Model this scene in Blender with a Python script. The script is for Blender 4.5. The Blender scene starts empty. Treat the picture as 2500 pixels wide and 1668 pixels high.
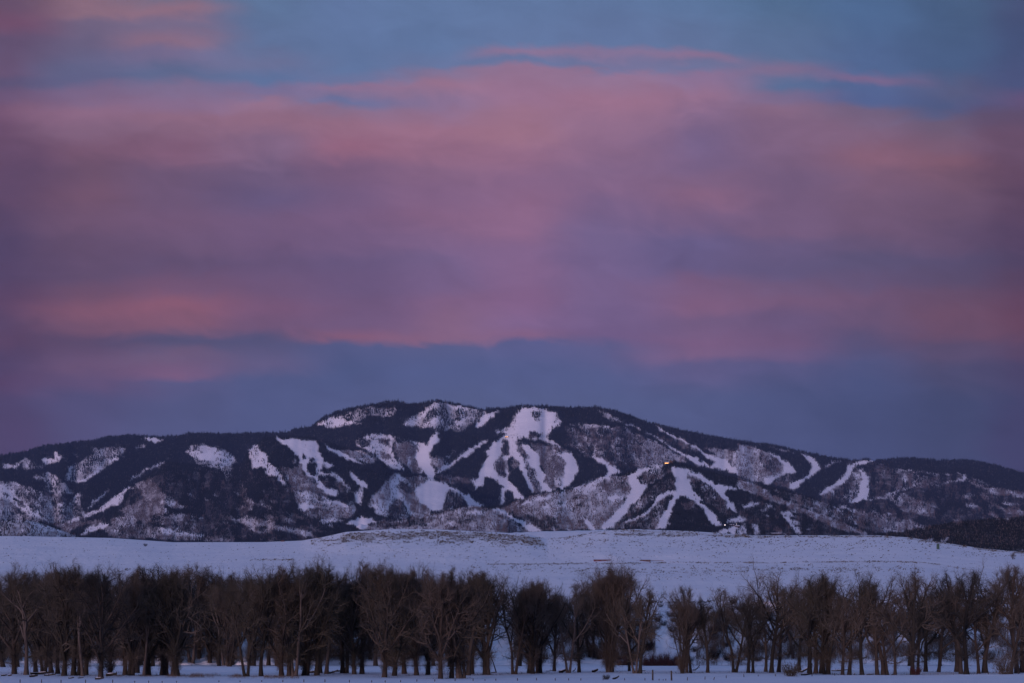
import bpy, math, random
import numpy as np
PI = math.pi
S = bpy.context.scene
COL = S.collection
F, CX, HZ, EYE = 3000.0, 1250.0, 1590.0, 5.0       # focal length and horizon of the 2500 x 1668 photograph; eye height in metres

def lin(r, g, b, k=1.0):
    f = lambda c: (c/12.92 if c <= .04045 else ((c+.055)/1.055)**2.4)
    return (f(r/255)*k, f(g/255)*k, f(b/255)*k, 1)

# ------------------------------------------------------------------ camera
cam = bpy.data.cameras.new('camera'); co = bpy.data.objects.new('camera', cam); COL.objects.link(co); S.camera = co
co.location = (0, 0, EYE); co.rotation_euler = (PI/2, 0, 0)
cam.sensor_width = 36; cam.lens = 36*F/2500; cam.shift_y = (HZ-834)/2500.0
cam.clip_start = .5; cam.clip_end = 60000

# ------------------------------------------------------------------ world: dusk sky with pink cloud
W = bpy.data.worlds.new('World'); S.world = W; W.use_nodes = True
nt = W.node_tree; nt.nodes.clear()
def N(t, **k):
    n = nt.nodes.new(t)
    for a, b in k.items(): setattr(n, a, b)
    return n
def L(a, b): nt.links.new(a, b)
def M(op, a, b=None, c=None, clamp=False):
    n = N('ShaderNodeMath', operation=op); n.use_clamp = clamp
    for i, v in enumerate((a, b, c)):
        if v is None: continue
        if isinstance(v, (int, float)): n.inputs[i].default_value = v
        else: L(v, n.inputs[i])
    return n.outputs[0]
tc = N('ShaderNodeTexCoord'); sx = N('ShaderNodeSeparateXYZ'); L(tc.outputs['Generated'], sx.inputs[0])
x, y, z = sx.outputs
hor = M('SQRT', M('ADD', M('MULTIPLY', x, x), M('MULTIPLY', y, y)))
cosaz = M('MAXIMUM', M('DIVIDE', y, M('MAXIMUM', hor, .001)), .88)
az = M('ARCTAN2', x, y)
azc = M('MAXIMUM', M('MINIMUM', az, .52), -.52)
u = M('TANGENT', azc)
v = M('DIVIDE', M('DIVIDE', M('MAXIMUM', z, 0), M('MAXIMUM', hor, .02)), cosaz)
# cloud drift: the bands are bent and frayed by noise stretched along the wind
cv = N('ShaderNodeCombineXYZ'); L(M('MULTIPLY', az, 3.2), cv.inputs[0]); L(M('MULTIPLY', M('ADD', v, M('MULTIPLY', u, .10)), 6.5), cv.inputs[1])
def noise(scale, detail, rough, off=0.0, dist=0.0):
    mp = N('ShaderNodeMapping'); mp.inputs['Location'].default_value = (off, off*.7, off*.3); L(cv.outputs[0], mp.inputs[0])
    n = N('ShaderNodeTexNoise'); n.inputs['Scale'].default_value = scale; n.inputs['Detail'].default_value = detail
    n.inputs['Roughness'].default_value = rough; n.inputs['Distortion'].default_value = dist
    L(mp.outputs[0], n.inputs['Vector']); return n.outputs['Fac']
n1 = noise(2.2, 6, .55, 3.1, .3); n2 = noise(2.2, 6, .55, 17.0, .3); n3 = noise(6.0, 8, .6, 5.0, .6)
uw = M('ADD', u, M('MULTIPLY', M('SUBTRACT', n1, .5), .10))
vw = M('ADD', v, M('ADD', M('MULTIPLY', M('SUBTRACT', n2, .5), .030), M('MULTIPLY', M('SUBTRACT', n3, .5), .020)))
colx = M('ADD', M('MULTIPLY', uw, F*.94), CX*.94)
row = M('DIVIDE', M('SUBTRACT', HZ*.94, M('MULTIPLY', vw, F*.94)), 1000.0, clamp=True)
SKY = [
 (0, [(0,101,83,101),(50,112,82,102),(100,97,86,110),(150,102,86,110),(180,90,85,112),(210,104,86,112),(250,114,86,108),(300,108,82,105),(350,100,78,100),(400,92,74,98),(450,95,75,98),(500,85,72,98),(560,78,69,98),(620,76,68,96),(690,98,72,98),(740,82,70,98),(780,90,70,95),(830,78,68,98),(870,85,68,98),(930,78,70,102)]),
 (200, [(0,150,108,125),(28,150,108,125),(55,122,100,128),(100,117,98,128),(150,98,100,135),(180,98,100,137),(210,128,105,138),(250,142,105,130),(300,138,102,128),(350,115,92,122),(400,105,88,120),(450,118,92,120),(500,108,90,125),(560,98,85,122),(620,88,80,118),(660,104,84,118),(700,142,98,122),(745,110,86,118),(780,90,80,118),(830,107,82,115),(880,98,80,118),(930,84,80,122)]),
 (400, [(0,125,110,135),(30,158,112,130),(60,128,108,138),(100,152,110,132),(130,120,110,145),(170,93,106,143),(200,130,112,145),(240,138,110,142),(270,152,108,130),(300,145,106,130),(350,125,98,130),(400,105,95,135),(450,108,95,135),(500,118,98,138),(560,108,94,135),(610,92,87,130),(650,110,90,130),(700,154,105,130),(740,147,102,128),(785,82,90,135),(820,114,92,125),(855,122,90,125),(880,88,88,132),(930,84,88,132)]),
 (600, [(0,95,118,155),(100,98,118,158),(150,110,115,152),(180,93,115,157),(210,122,112,150),(240,152,115,140),(280,160,112,132),(330,140,106,135),(400,103,98,142),(440,96,95,145),(500,120,100,142),(560,112,96,140),(610,98,90,135),(660,108,92,135),(710,128,98,138),(755,122,96,135),(785,82,91,138),(835,102,92,132),(870,82,90,136),(930,82,90,136)]),
 (800, [(0,98,120,162),(150,98,120,162),(180,108,118,158),(197,144,115,146),(215,130,115,150),(235,105,115,158),(258,150,115,142),(290,163,112,132),(340,148,108,135),(400,118,102,145),(450,112,99,145),(500,124,103,148),(560,114,99,145),(610,98,93,142),(660,105,94,142),(710,110,96,142),(745,124,98,140),(775,148,102,132),(800,82,91,138),(860,80,90,136),(930,84,92,138)]),
 (1000, [(0,98,121,162),(100,98,121,163),(145,102,119,160),(170,140,118,150),(200,158,118,144),(240,140,116,150),(270,152,115,144),(300,168,115,136),(350,150,110,140),(400,140,108,145),(450,133,105,148),(500,147,108,145),(560,128,104,150),(610,113,100,148),(660,120,100,148),(705,130,102,146),(742,158,108,138),(772,152,106,138),(795,86,95,142),(860,84,94,142),(930,86,95,140)]),
 (1200, [(0,98,121,162),(100,98,121,163),(125,144,118,150),(146,102,120,162),(165,153,118,147),(220,155,116,145),(260,160,116,140),(310,167,118,135),(360,152,112,145),(420,138,108,150),(480,148,110,148),(530,150,110,148),(580,130,106,155),(640,136,106,152),(700,136,104,152),(750,142,105,150),(785,154,106,142),(803,90,95,145),(860,85,94,142),(930,86,95,140)]),
 (1400, [(0,98,121,162),(108,98,120,162),(125,138,118,152),(147,116,118,157),(165,150,118,148),(220,160,116,142),(280,155,114,142),(340,143,110,145),(400,135,108,148),(430,142,108,145),(480,125,104,150),(540,115,103,152),(600,118,102,152),(660,124,102,150),(720,118,100,150),(770,120,98,146),(803,92,94,142),(860,84,93,140),(930,84,93,138)]),
 (1600, [(0,95,120,160),(110,97,118,158),(130,144,116,148),(152,108,118,157),(175,143,116,150),(220,152,114,142),(270,135,106,140),(320,120,100,140),(370,116,98,140),(420,133,105,142),(460,151,108,138),(510,125,102,145),(560,100,96,148),(615,97,94,145),(650,130,98,138),(700,142,100,135),(740,110,94,138),(780,127,98,140),(815,141,100,136),(850,88,91,140),(930,82,90,135)]),
 (1800, [(0,85,112,148),(120,90,112,150),(160,131,110,142),(185,98,112,150),(203,90,112,152),(230,125,108,142),(260,147,108,132),(300,135,104,135),(360,125,100,135),(420,118,96,134),(480,122,98,136),(530,126,98,134),(570,100,92,138),(625,94,90,136),(660,118,94,132),(690,132,96,130),(730,100,88,134),(780,115,90,130),(815,120,92,132),(848,82,88,135),(930,76,84,128)]),
 (2000, [(0,78,105,138),(150,80,104,140),(180,128,105,135),(200,84,104,142),(232,84,102,142),(258,128,104,132),(300,130,100,128),(350,148,102,122),(400,128,98,128),(460,120,95,128),(520,118,92,126),(565,104,88,126),(605,87,86,128),(650,98,86,126),(690,122,90,124),(730,108,86,122),(780,90,84,126),(825,79,84,128),(880,74,82,126),(930,70,78,120)]),
 (2200, [(0,72,94,122),(150,72,94,126),(205,90,92,120),(240,79,92,126),(280,117,95,120),(330,125,94,118),(370,140,96,114),(420,118,90,116),(480,110,86,116),(540,100,80,114),(595,83,78,118),(640,84,76,112),(680,107,80,110),(730,117,82,108),(770,110,80,108),(810,95,78,110),(850,71,74,112),(930,66,72,110)]),
 (2350, [(0,68,84,108),(100,66,86,112),(190,70,86,114),(230,96,84,108),(270,88,82,108),(320,113,86,104),(400,100,80,100),(470,95,76,98),(540,82,70,98),(595,73,70,100),(640,88,72,96),(700,102,74,96),(760,112,76,92),(810,95,72,94),(850,66,66,96),(930,62,66,98)]),
]
def soften(cx_, st):
    """the cloud bank is low in contrast: pull its bands towards their mean"""
    A_ = np.array(st, float); inn = (A_[:, 0] > 255) & (A_[:, 0] < 765); mean = A_[inn, 1:].mean(0); B_ = A_.copy()
    B_[1:-1, 1:] = .64*A_[1:-1, 1:]+.18*(A_[:-2, 1:]+A_[2:, 1:]); B_[~inn] = .7*A_[~inn]+.3*B_[~inn]; B_[inn, 1:] = B_[inn, 1:]*.82+mean*.18
    dim = np.where((A_[:, 0] > 380) & (A_[:, 0] < 800), {0: 1.0, 200: .97, 400: .95, 600: .95, 800: .96, 1000: .97}.get(cx_, .98), 1.0)[:, None]
    B_[:, 1:] *= dim; B_[:, 3] *= np.where(A_[:, 0] > 250, .98, 1.0)
    k_ = (A_[:, 0] > 330) & (A_[:, 0] < 790)
    if 100 < cx_ < 900: B_[k_, 1] *= 1.05; B_[k_, 2] *= .955; B_[k_, 3] *= .93
    elif cx_ >= 900: B_[k_, 2] *= .975; B_[k_, 3] *= .96
    if cx_ > 1900: B_[:, 3] *= np.where(A_[:, 0] < 250, 1.05, 1.0)
    if cx_ > 1300:
        e_ = (A_[:, 0] > 780) & (A_[:, 0] < 860); m_ = B_[(A_[:, 0] > 760), 1:].mean(0); B_[e_, 1:] = B_[e_, 1:]*.6+m_*.4
    if cx_ in (200, 400): B_[A_[:, 0] < 115, 1] *= .93
    if cx_ in (1000, 1200, 800): e_ = (A_[:, 0] > 735) & (A_[:, 0] < 790); B_[e_, 1] *= .93; B_[e_, 3] *= 1.03
    if cx_ in (0, 2350): B_[:, 1] += 3; B_[:, 2] -= 3; B_[:, 3] += 3
    return [tuple(q) for q in B_]
prev = None; px_prev = 0
for cxp, stops in SKY:
    rp = N('ShaderNodeValToRGB'); el = rp.color_ramp.elements; rp.color_ramp.interpolation = 'EASE'
    while len(el) > 1: el.remove(el[-1])
    for i, (yy, r, g, b) in enumerate(soften(cxp, stops)):
        e = el[0] if i == 0 else el.new(yy/1000.0)
        e.position = yy/1000.0; e.color = lin(r, g, b)
    L(row, rp.inputs[0])
    if prev is None: prev = rp.outputs[0]
    else:
        t = N('ShaderNodeMapRange', interpolation_type='SMOOTHSTEP'); L(colx, t.inputs[0])
        t.inputs[1].default_value = px_prev; t.inputs[2].default_value = cxp
        mx = N('ShaderNodeMix', data_type='RGBA'); L(t.outputs[0], mx.inputs[0]); L(prev, mx.inputs[6]); L(rp.outputs[0], mx.inputs[7])
        prev = mx.outputs[2]
    px_prev = cxp
# fine fraying of the cloud
nv = N('ShaderNodeMapRange'); L(n3, nv.inputs[0]); nv.inputs[1].default_value = .3; nv.inputs[2].default_value = .7; nv.inputs[3].default_value = .93; nv.inputs[4].default_value = 1.07
sc_ = N('ShaderNodeVectorMath', operation='SCALE'); L(prev, sc_.inputs[0]); L(nv.outputs[0], sc_.inputs['Scale'])
# the rest of the sky: high blue dusk, warm band low in the west behind the camera
ramp2 = N('ShaderNodeValToRGB'); e2 = ramp2.color_ramp.elements
e2[0].position = 0; e2[0].color = lin(158, 126, 152); e2[1].position = 1; e2[1].color = lin(98, 126, 178)
e = e2.new(.25); e.color = lin(134, 122, 162); e = e2.new(.6); e.color = lin(102, 124, 172)
L(z, ramp2.inputs[0])
away = N('ShaderNodeMapRange', interpolation_type='SMOOTHSTEP'); L(M('ABSOLUTE', az), away.inputs[0]); away.inputs[1].default_value = .45; away.inputs[2].default_value = 1.6
high = N('ShaderNodeMapRange', interpolation_type='SMOOTHSTEP'); L(z, high.inputs[0]); high.inputs[1].default_value = .5; high.inputs[2].default_value = .85
off = M('MAXIMUM', away.outputs[0], high.outputs[0])
mx = N('ShaderNodeMix', data_type='RGBA'); L(off, mx.inputs[0]); L(sc_.outputs[0], mx.inputs[6]); L(ramp2.outputs[0], mx.inputs[7])
SUN_EL, SUN_AZ = math.radians(2.2), math.radians(-28)       # low glow in the west, behind the camera and a little left
skyt = N('ShaderNodeTexSky', sky_type='NISHITA'); skyt.sun_disc = False; skyt.sun_elevation = SUN_EL; skyt.sun_rotation = PI + SUN_AZ*-1
bgn = N('ShaderNodeBackground'); L(skyt.outputs[0], bgn.inputs[0]); bgn.inputs[1].default_value = .05
bgc = N('ShaderNodeBackground'); L(mx.outputs[2], bgc.inputs[0]); bgc.inputs[1].default_value = 1.0
ms = N('ShaderNodeMixShader'); ms.inputs[0].default_value = .97; L(bgn.outputs[0], ms.inputs[1]); L(bgc.outputs[0], ms.inputs[2])
wo = N('ShaderNodeOutputWorld'); L(ms.outputs[0], wo.inputs[0])

# ------------------------------------------------------------------ last glow of the sun, very soft
sl = bpy.data.lights.new('sun', 'SUN'); so = bpy.data.objects.new('sun', sl); COL.objects.link(so)
sl.energy = 2.1; sl.angle = math.radians(9); sl.color = (1.0, .70, .80)
so.rotation_euler = (PI/2 - SUN_EL, 0, SUN_AZ)
S.view_settings.view_transform = 'Standard'; S.view_settings.look = 'None'; S.view_settings.exposure = 0; S.view_settings.gamma = 1
S.view_settings.use_curve_mapping = False

# ------------------------------------------------------------------ helpers
rng = np.random.default_rng(7)
_P = {}
def vnoise(a, b, seed=0):
    if seed not in _P: _P[seed] = np.random.default_rng(1000+seed).random((256, 256))
    T = _P[seed]; a = np.asarray(a, float); b = np.asarray(b, float)
    ai = np.floor(a).astype(int); bi = np.floor(b).astype(int); fa = a-ai; fb = b-bi
    fa = fa*fa*(3-2*fa); fb = fb*fb*(3-2*fb); g = lambda i, j: T[i & 255, j & 255]
    return (g(ai, bi)*(1-fa)+g(ai+1, bi)*fa)*(1-fb) + (g(ai, bi+1)*(1-fa)+g(ai+1, bi+1)*fa)*fb - .5
def fbm(a, b, o=4, seed=0):
    s = 0; k = 1.0
    for i in range(o): s = s + k*vnoise(a*2**i, b*2**i, seed+i); k *= .5
    return s
def material(name, base, rough=.9, var=None, scale=1.0, bump=0.0, bscale=1.0, attr=None, spec=.15, detail=4):
    """principled material: base colour varied by noise, optional colour from a vertex attribute, fine bump"""
    m = bpy.data.materials.new(name); m.use_nodes = True; t = m.node_tree; b = t.nodes['Principled BSDF']
    b.inputs['Roughness'].default_value = rough; b.inputs['Specular IOR Level'].default_value = spec
    tcn = t.nodes.new('ShaderNodeTexCoord')
    c = None
    if var:
        n = t.nodes.new('ShaderNodeTexNoise'); n.inputs['Scale'].default_value = scale; n.inputs['Detail'].default_value = detail
        t.links.new(tcn.outputs['Object'], n.inputs['Vector'])
        r = t.nodes.new('ShaderNodeValToRGB'); r.color_ramp.elements[0].position = .35; r.color_ramp.elements[1].position = .65
        r.color_ramp.elements[0].color = (*base, 1); r.color_ramp.elements[1].color = (*var, 1)
        t.links.new(n.outputs['Fac'], r.inputs[0]); c = r.outputs[0]
    if attr:
        a = t.nodes.new('ShaderNodeAttribute'); a.attribute_name = attr[0]
        mx = t.nodes.new('ShaderNodeMix'); mx.data_type = 'RGBA'
        f = a.outputs['Fac']
        if len(attr) > 2:      # break the edge of the cover with noise
            n2 = t.nodes.new('ShaderNodeTexNoise'); n2.inputs['Scale'].default_value = attr[2]; n2.inputs['Detail'].default_value = 6
            t.links.new(tcn.outputs['Object'], n2.inputs['Vector'])
            ad = t.nodes.new('ShaderNodeMath'); ad.operation = 'MULTIPLY_ADD'; ad.inputs[1].default_value = .9; ad.inputs[2].default_value = -.45
            t.links.new(n2.outputs['Fac'], ad.inputs[0])
            ad2 = t.nodes.new('ShaderNodeMath'); ad2.operation = 'ADD'; ad2.use_clamp = True
            t.links.new(ad.outputs[0], ad2.inputs[0]); t.links.new(f, ad2.inputs[1])
            mu = t.nodes.new('ShaderNodeMath'); mu.operation = 'MULTIPLY'; t.links.new(ad2.outputs[0], mu.inputs[0])
            gt = t.nodes.new('ShaderNodeMath'); gt.operation = 'MULTIPLY'; gt.use_clamp = True; gt.inputs[1].default_value = 4; t.links.new(f, gt.inputs[0])
            t.links.new(gt.outputs[0], mu.inputs[1]); f = mu.outputs[0]
        t.links.new(f, mx.inputs[0])
        if c: t.links.new(c, mx.inputs[6])
        else: mx.inputs[6].default_value = (*base, 1)
        mx.inputs[7].default_value = (*attr[1], 1); c = mx.outputs[2]
        if len(attr) > 3:
            a2 = t.nodes.new('ShaderNodeAttribute'); a2.attribute_name = attr[3]; t.links.new(a2.outputs['Color'], mx.inputs[7])
    if c: t.links.new(c, b.inputs['Base Color'])
    else: b.inputs['Base Color'].default_value = (*base, 1)
    if bump:
        n = t.nodes.new('ShaderNodeTexNoise'); n.inputs['Scale'].default_value = bscale; n.inputs['Detail'].default_value = 5
        t.links.new(tcn.outputs['Object'], n.inputs['Vector'])
        bp = t.nodes.new('ShaderNodeBump'); bp.inputs['Strength'].default_value = bump; bp.inputs['Distance'].default_value = 1/bscale
        t.links.new(n.outputs['Fac'], bp.inputs['Height']); t.links.new(bp.outputs[0], b.inputs['Normal'])
    return m
def glow(name, col, s):
    m = bpy.data.materials.new(name); m.use_nodes = True; b = m.node_tree.nodes['Principled BSDF']
    b.inputs['Base Color'].default_value = (*col, 1); b.inputs['Emission Color'].default_value = (*col, 1); b.inputs['Emission Strength'].default_value = s
    return m
MT = {
 'snow': material('snow', (.80, .82, .86), .75, (.74, .77, .83), .05, .25, .6),
 'snow_far': material('mountain_snow', (.82, .80, .84), .85, (.74, .73, .78), .004, .18, .02, attr=('cover', (.050, .044, .052), .012, 'cover_shade_colour')),
 'hill_snow': material('hill_snow', (.80, .82, .86), .8, (.73, .76, .82), .02, .35, .15, attr=('cover', (.22, .17, .12), .35)),
 'conifer': material('conifer_needles', (.006, .010, .014), .95, (.014, .019, .022), .02),
 'aspen': material('bare_aspen', (.085, .068, .072), .95, (.14, .115, .12), .01),
 'bark': material('bark', (.020, .018, .016), .95, (.046, .040, .035), 1.2, .5, 3),
 'pale_bark': material('pale_bark', (.070, .058, .050), .9, (.13, .105, .088), 1.0, .4, 3),
 'twig': material('twigs', (.044, .040, .034), .95, (.080, .070, .060), .35),
 'twig_dark': material('dark_twigs', (.012, .011, .013), .95, (.024, .020, .022), .35),
 'twig_red': material('red_willow_twigs', (.060, .024, .022), .95, (.09, .04, .035), .3),
 'sage': material('sagebrush', (.045, .036, .022), .95, (.12, .085, .042), .05),
 'grass': material('dry_grass', (.16, .11, .075), .95, (.10, .07, .05), 1.0),
 'wood': material('weathered_wood', (.045, .036, .030), .9, (.08, .062, .05), 4, .3, 8),
 'red': material('red_paint', (.15, .02, .025), .7, (.12, .02, .02), 1),
 'rust': material('rusty_siding', (.13, .055, .04), .8, (.10, .045, .035), 1),
 'tan': material('tan_siding', (.42, .33, .27), .8, (.36, .28, .23), 1),
 'dark': material('dark_roofing', (.03, .03, .04), .7, (.05, .05, .06), 1),
 'brown': material('brown_siding', (.10, .06, .045), .8, (.14, .09, .06), 1),
 'green': material('green_painted_steel', (.035, .075, .055), .5, (.05, .095, .07), .8),
 'steel': material('galvanised_steel', (.12, .12, .13), .5, (.18, .18, .19), 3, spec=.5),
 'rock': material('rock', (.12, .09, .085), .9, (.2, .15, .14), .05),
 'lit': glow('lit_window', (1.0, .46, .14), 4.5),
 'lamp': glow('lamp_glow', (1.0, .88, .85), 9.0),
}
def tag(o, label=None, cat=None, group=None, kind=None):
    if label: o['label'] = label
    if cat: o['category'] = cat
    if group: o['group'] = group
    if kind: o['kind'] = kind
    return o
def mesh(name, v, f, smooth=False):
    me = bpy.data.meshes.new(name)
    v = np.asarray(v, np.float32); f = np.asarray(f, np.int32); k = f.shape[1]
    me.vertices.add(len(v)); me.vertices.foreach_set('co', v.ravel())
    me.loops.add(f.size); me.loops.foreach_set('vertex_index', f.ravel())
    me.polygons.add(len(f)); me.polygons.foreach_set('loop_start', np.arange(0, f.size, k, dtype=np.int32))
    me.polygons.foreach_set('use_smooth', np.full(len(f), smooth))
    me.update(calc_edges=True)
    return me
def obj(name, me, mat, parent=None, loc=(0, 0, 0)):
    if mat is not None and not me.materials: me.materials.append(mat)
    o = bpy.data.objects.new(name, me); COL.objects.link(o); o.location = loc
    if parent: o.parent = parent
    return o
def empty(name, loc, label, cat, group=None, rz=0):
    o = bpy.data.objects.new(name, None); COL.objects.link(o); o.location = loc; o.rotation_euler.z = rz; o.empty_display_size = .5
    return tag(o, label, cat, group)
class MB:
    def __init__(s): s.v = []; s.f = []; s.n = 0
    def add(s, v, f):
        v = np.asarray(v, float); f = np.asarray(f, int)
        if f.shape[1] == 4: f = np.vstack([f[:, [0, 1, 2]], f[:, [0, 2, 3]]])
        s.v.append(v); s.f.append(f+s.n); s.n += len(v); return s
    def box(s, c, d, rz=0):
        p = np.array([[i, j, k] for i in (-.5, .5) for j in (-.5, .5) for k in (-.5, .5)])*d
        cr, sr = math.cos(rz), math.sin(rz); p = np.stack([p[:, 0]*cr-p[:, 1]*sr, p[:, 0]*sr+p[:, 1]*cr, p[:, 2]], 1)+c
        return s.add(p, [[0, 1, 3, 2], [4, 6, 7, 5], [0, 4, 5, 1], [2, 3, 7, 6], [0, 2, 6, 4], [1, 5, 7, 3]])
    def tube(s, pts, r, n=6, cap=True):
        pts = np.asarray(pts, float); m = len(pts); r = np.broadcast_to(r, m)
        d = np.gradient(pts, axis=0); d /= np.linalg.norm(d, axis=1)[:, None]+1e-9
        ref = np.where(np.abs(d[:, 2:3]) > .9, [[1., 0, 0]], [[0, 0, 1.]])
        a = np.cross(d, ref); a /= np.linalg.norm(a, axis=1)[:, None]+1e-9; b = np.cross(d, a)
        for i in range(1, m):
            if (a[i]*a[i-1]).sum() < 0 and abs(d[i, 2]) > .9 and abs(d[i-1, 2]) > .9: a[i] = -a[i]; b[i] = -b[i]
        # keep frames continuous
        for i in range(1, m):
            q = a[i-1]-d[i]*(a[i-1]@d[i]); q /= np.linalg.norm(q)+1e-9; a[i] = q; b[i] = np.cross(d[i], q)
        th = np.arange(n)*2*PI/n
        V = pts[:, None]+r[:, None, None]*(np.cos(th)[None, :, None]*a[:, None]+np.sin(th)[None, :, None]*b[:, None])
        V = V.reshape(-1, 3); fs = []
        for i in range(m-1):
            for j in range(n):
                fs.append((i*n+j, i*n+(j+1) % n, (i+1)*n+(j+1) % n, (i+1)*n+j))
        s.add(V, fs)
        if cap and n > 3:
            s.add(V[-n:], [(0, j, j+1) for j in range(1, n-1)]); s.add(V[:n], [(0, j+1, j) for j in range(1, n-1)])
        return s
    def tubes(s, L_, n):
        """many thin tubes with the same number of points at once"""
        if not L_: return s
        P = np.array([a for a, b in L_]); R = np.array([b for a, b in L_]); K, m = R.shape
        d = np.gradient(P, axis=1); d /= np.linalg.norm(d, axis=2)[..., None]+1e-9
        ref = np.array([.31, .87, .38]); a = np.cross(d, ref); a /= np.linalg.norm(a, axis=2)[..., None]+1e-9; b = np.cross(d, a)
        th = np.arange(n)*2*PI/n
        V = P[:, :, None]+R[:, :, None, None]*(np.cos(th)[:, None]*a[:, :, None]+np.sin(th)[:, None]*b[:, :, None])
        i, j = np.meshgrid(np.arange(m-1), np.arange(n), indexing='ij'); i = i.ravel(); j = j.ravel()
        f = np.stack([i*n+j, i*n+(j+1) % n, (i+1)*n+(j+1) % n, (i+1)*n+j], 1)
        return s.add(V.reshape(-1, 3), (f[None]+(np.arange(K)*m*n)[:, None, None]).reshape(-1, 4))
    def mesh(s, name, smooth=False): return mesh(name, np.vstack(s.v), np.vstack(s.f), smooth)

# ------------------------------------------------------------------ land cover of the mountain, traced in four tiles of the photograph
TILE = {'1': (0, 950, 3.672), '2': (600, 950, 3.672), '3': (1200, 950, 3.672), '4': (1800, 950, 3.357)}
CLS = {  # conifer density, bare aspen / brush density
 'D': (1.0, .10), 'd': (.55, .25), 'm': (.50, .60), 'S': (0, 0), 's': (.13, .04), 'g': (.40, .12), 'n': (.89, .30), 'B': (.04, 1.0), 'b': (.10, .55), 'c': (.28, .75), 'K': (1.0, 1.0), 'r': (.24, .40)}
MX0, MY0, MW, MH = -200, 960, 2900, 400
Cm = np.full((MH, MW), 1.0); Am = np.full((MH, MW), .12)
def poly(t, cls, *p):
    ox, oy, k = TILE[t]; p = np.array(p, float).reshape(-1, 2); P = np.stack([ox+p[:, 0]/k-MX0, oy+p[:, 1]/k-MY0], 1)
    if t == '1': P[:, 0] = np.where(p[:, 0] <= 0, 0, P[:, 0])
    if t == '4': P[:, 0] = np.where(p[:, 0] >= 2350, MW, P[:, 0])
    x0, y0 = np.floor(P.min(0)).astype(int); x1, y1 = np.ceil(P.max(0)).astype(int)+1
    x0 = max(x0, 0); y0 = max(y0, 0); x1 = min(x1, MW); y1 = min(y1, MH)
    if x1 <= x0 or y1 <= y0: return
    X, Y = np.meshgrid(np.arange(x0, x1)+.5, np.arange(y0, y1)+.5); ins = np.zeros(X.shape, bool)
    for i in range(len(P)):
        (ax, ay), (bx, by) = P[i], P[(i+1) % len(P)]
        if ay == by: continue
        ins ^= ((ay > Y) != (by > Y)) & (X < (bx-ax)*(Y-ay)/(by-ay)+ax)
    Cm[y0:y1, x0:x1][ins], Am[y0:y1, x0:x1][ins] = CLS[cls]
# tile 1
poly('1','n',1200,850,1400,760,1700,720,2350,740,2800,1000,2900,1370,950,1330,1100,1150,940,1180,1100,1050)
poly('1','r',0,780,150,830,330,910,500,960,650,1070,770,1100,700,1190,0,1190)
poly('1','m',60,900,150,960,260,1100,240,1160,120,1130,60,1000)
poly('1','s',0,820,60,850,130,920,200,990,330,1060,440,1180,330,1160,200,1100,100,1000,0,900)
poly('1','s',20,665,90,660,150,695,140,715,10,700)
poly('1','g',150,640,230,620,380,690,390,710,220,720,140,680)
poly('1','s',390,680,360,620,480,600,500,545,540,580,570,610,520,650,400,690)
poly('1','g',300,780,420,740,520,790,620,880,660,930,560,960,540,1010,480,940,380,900,420,830,310,800)
poly('1','g',560,800,620,740,600,700,720,650,870,560,920,520,1110,515,1120,560,1050,600,1070,620,980,680,900,720,760,830,650,800,600,830)
poly('1','r',850,560,920,520,1110,515,1110,560,1000,600,900,640)
poly('1','r',700,740,780,690,850,700,830,770,740,790)
poly('1','S',970,640,1050,600,1065,625,980,665)
poly('1','s',600,820,760,800,960,690,900,740,760,840,650,830)
poly('1','g',830,500,880,520,840,560,800,540)
poly('1','g',1200,500,1320,490,1300,520,1220,540)
poly('1','S',1280,430,1330,425,1460,455,1400,475,1370,475,1290,450)
poly('1','g',1650,550,1760,480,1990,530,2120,600,2080,720,2040,820,1980,720,1780,680)
poly('1','s',1690,560,1800,510,1930,520,1990,560,2110,610,2090,660,2060,690,1950,690,1900,640,1800,640,1710,600)
poly('1','S',1780,610,1850,570,1950,585,1920,625,1800,640)
poly('1','s',1150,820,1200,770,1330,705,1440,660,1490,640,1470,670,1350,720,1250,770,1160,830)
poly('1','s',1190,870,1100,890,950,1020,870,1080,780,1110,580,1190,640,1195,800,1140,950,1080,1080,1020,1130,900,1220,880)
poly('1','s',790,1080,830,1000,900,950,990,880,930,960,850,1020,800,1085)
poly('1','g',650,960,720,920,740,950,710,1060,640,1110,520,1080,520,1010,620,1040)
poly('1','B',1290,930,1450,920,1550,1000,1700,1060,1560,1060,1420,1020,1280,980)
poly('1','B',1200,850,1330,800,1420,860,1440,930,1290,930)
poly('1','B',1050,1090,1280,980,1450,1000,1500,1100,1300,1200,1160,1120)
poly('1','B',440,1195,700,1190,950,1165,900,1200,700,1230,620,1285,500,1220)
poly('1','c',920,1240,1300,1200,1450,1240,1800,1310,2110,1330,2100,1370,1000,1330)
poly('1','s',1420,1240,1600,1265,1830,1305,1820,1330,1600,1310,1450,1290)
poly('1','b',1000,1160,1150,1120,1250,1180,1200,1230,1000,1230)
poly('1','s',720,1300,780,1240,900,1200,980,1190,960,1240,850,1270,740,1320)
poly('1','m',1350,1130,1700,1120,1850,1260,1830,1290,1600,1270,1340,1190)
poly('1','b',1500,1120,1660,1110,1640,1190,1560,1200)
poly('1','g',1420,1010,1520,960,1560,990,1500,1030)
poly('1','b',2000,1150,2350,1150,2350,1250,2180,1220)
poly('1','r',0,1180,230,1170,400,1210,560,1270,720,1325,0,1325)
poly('1','s',230,1175,400,1215,560,1275,620,1310,400,1250,280,1210)
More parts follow.
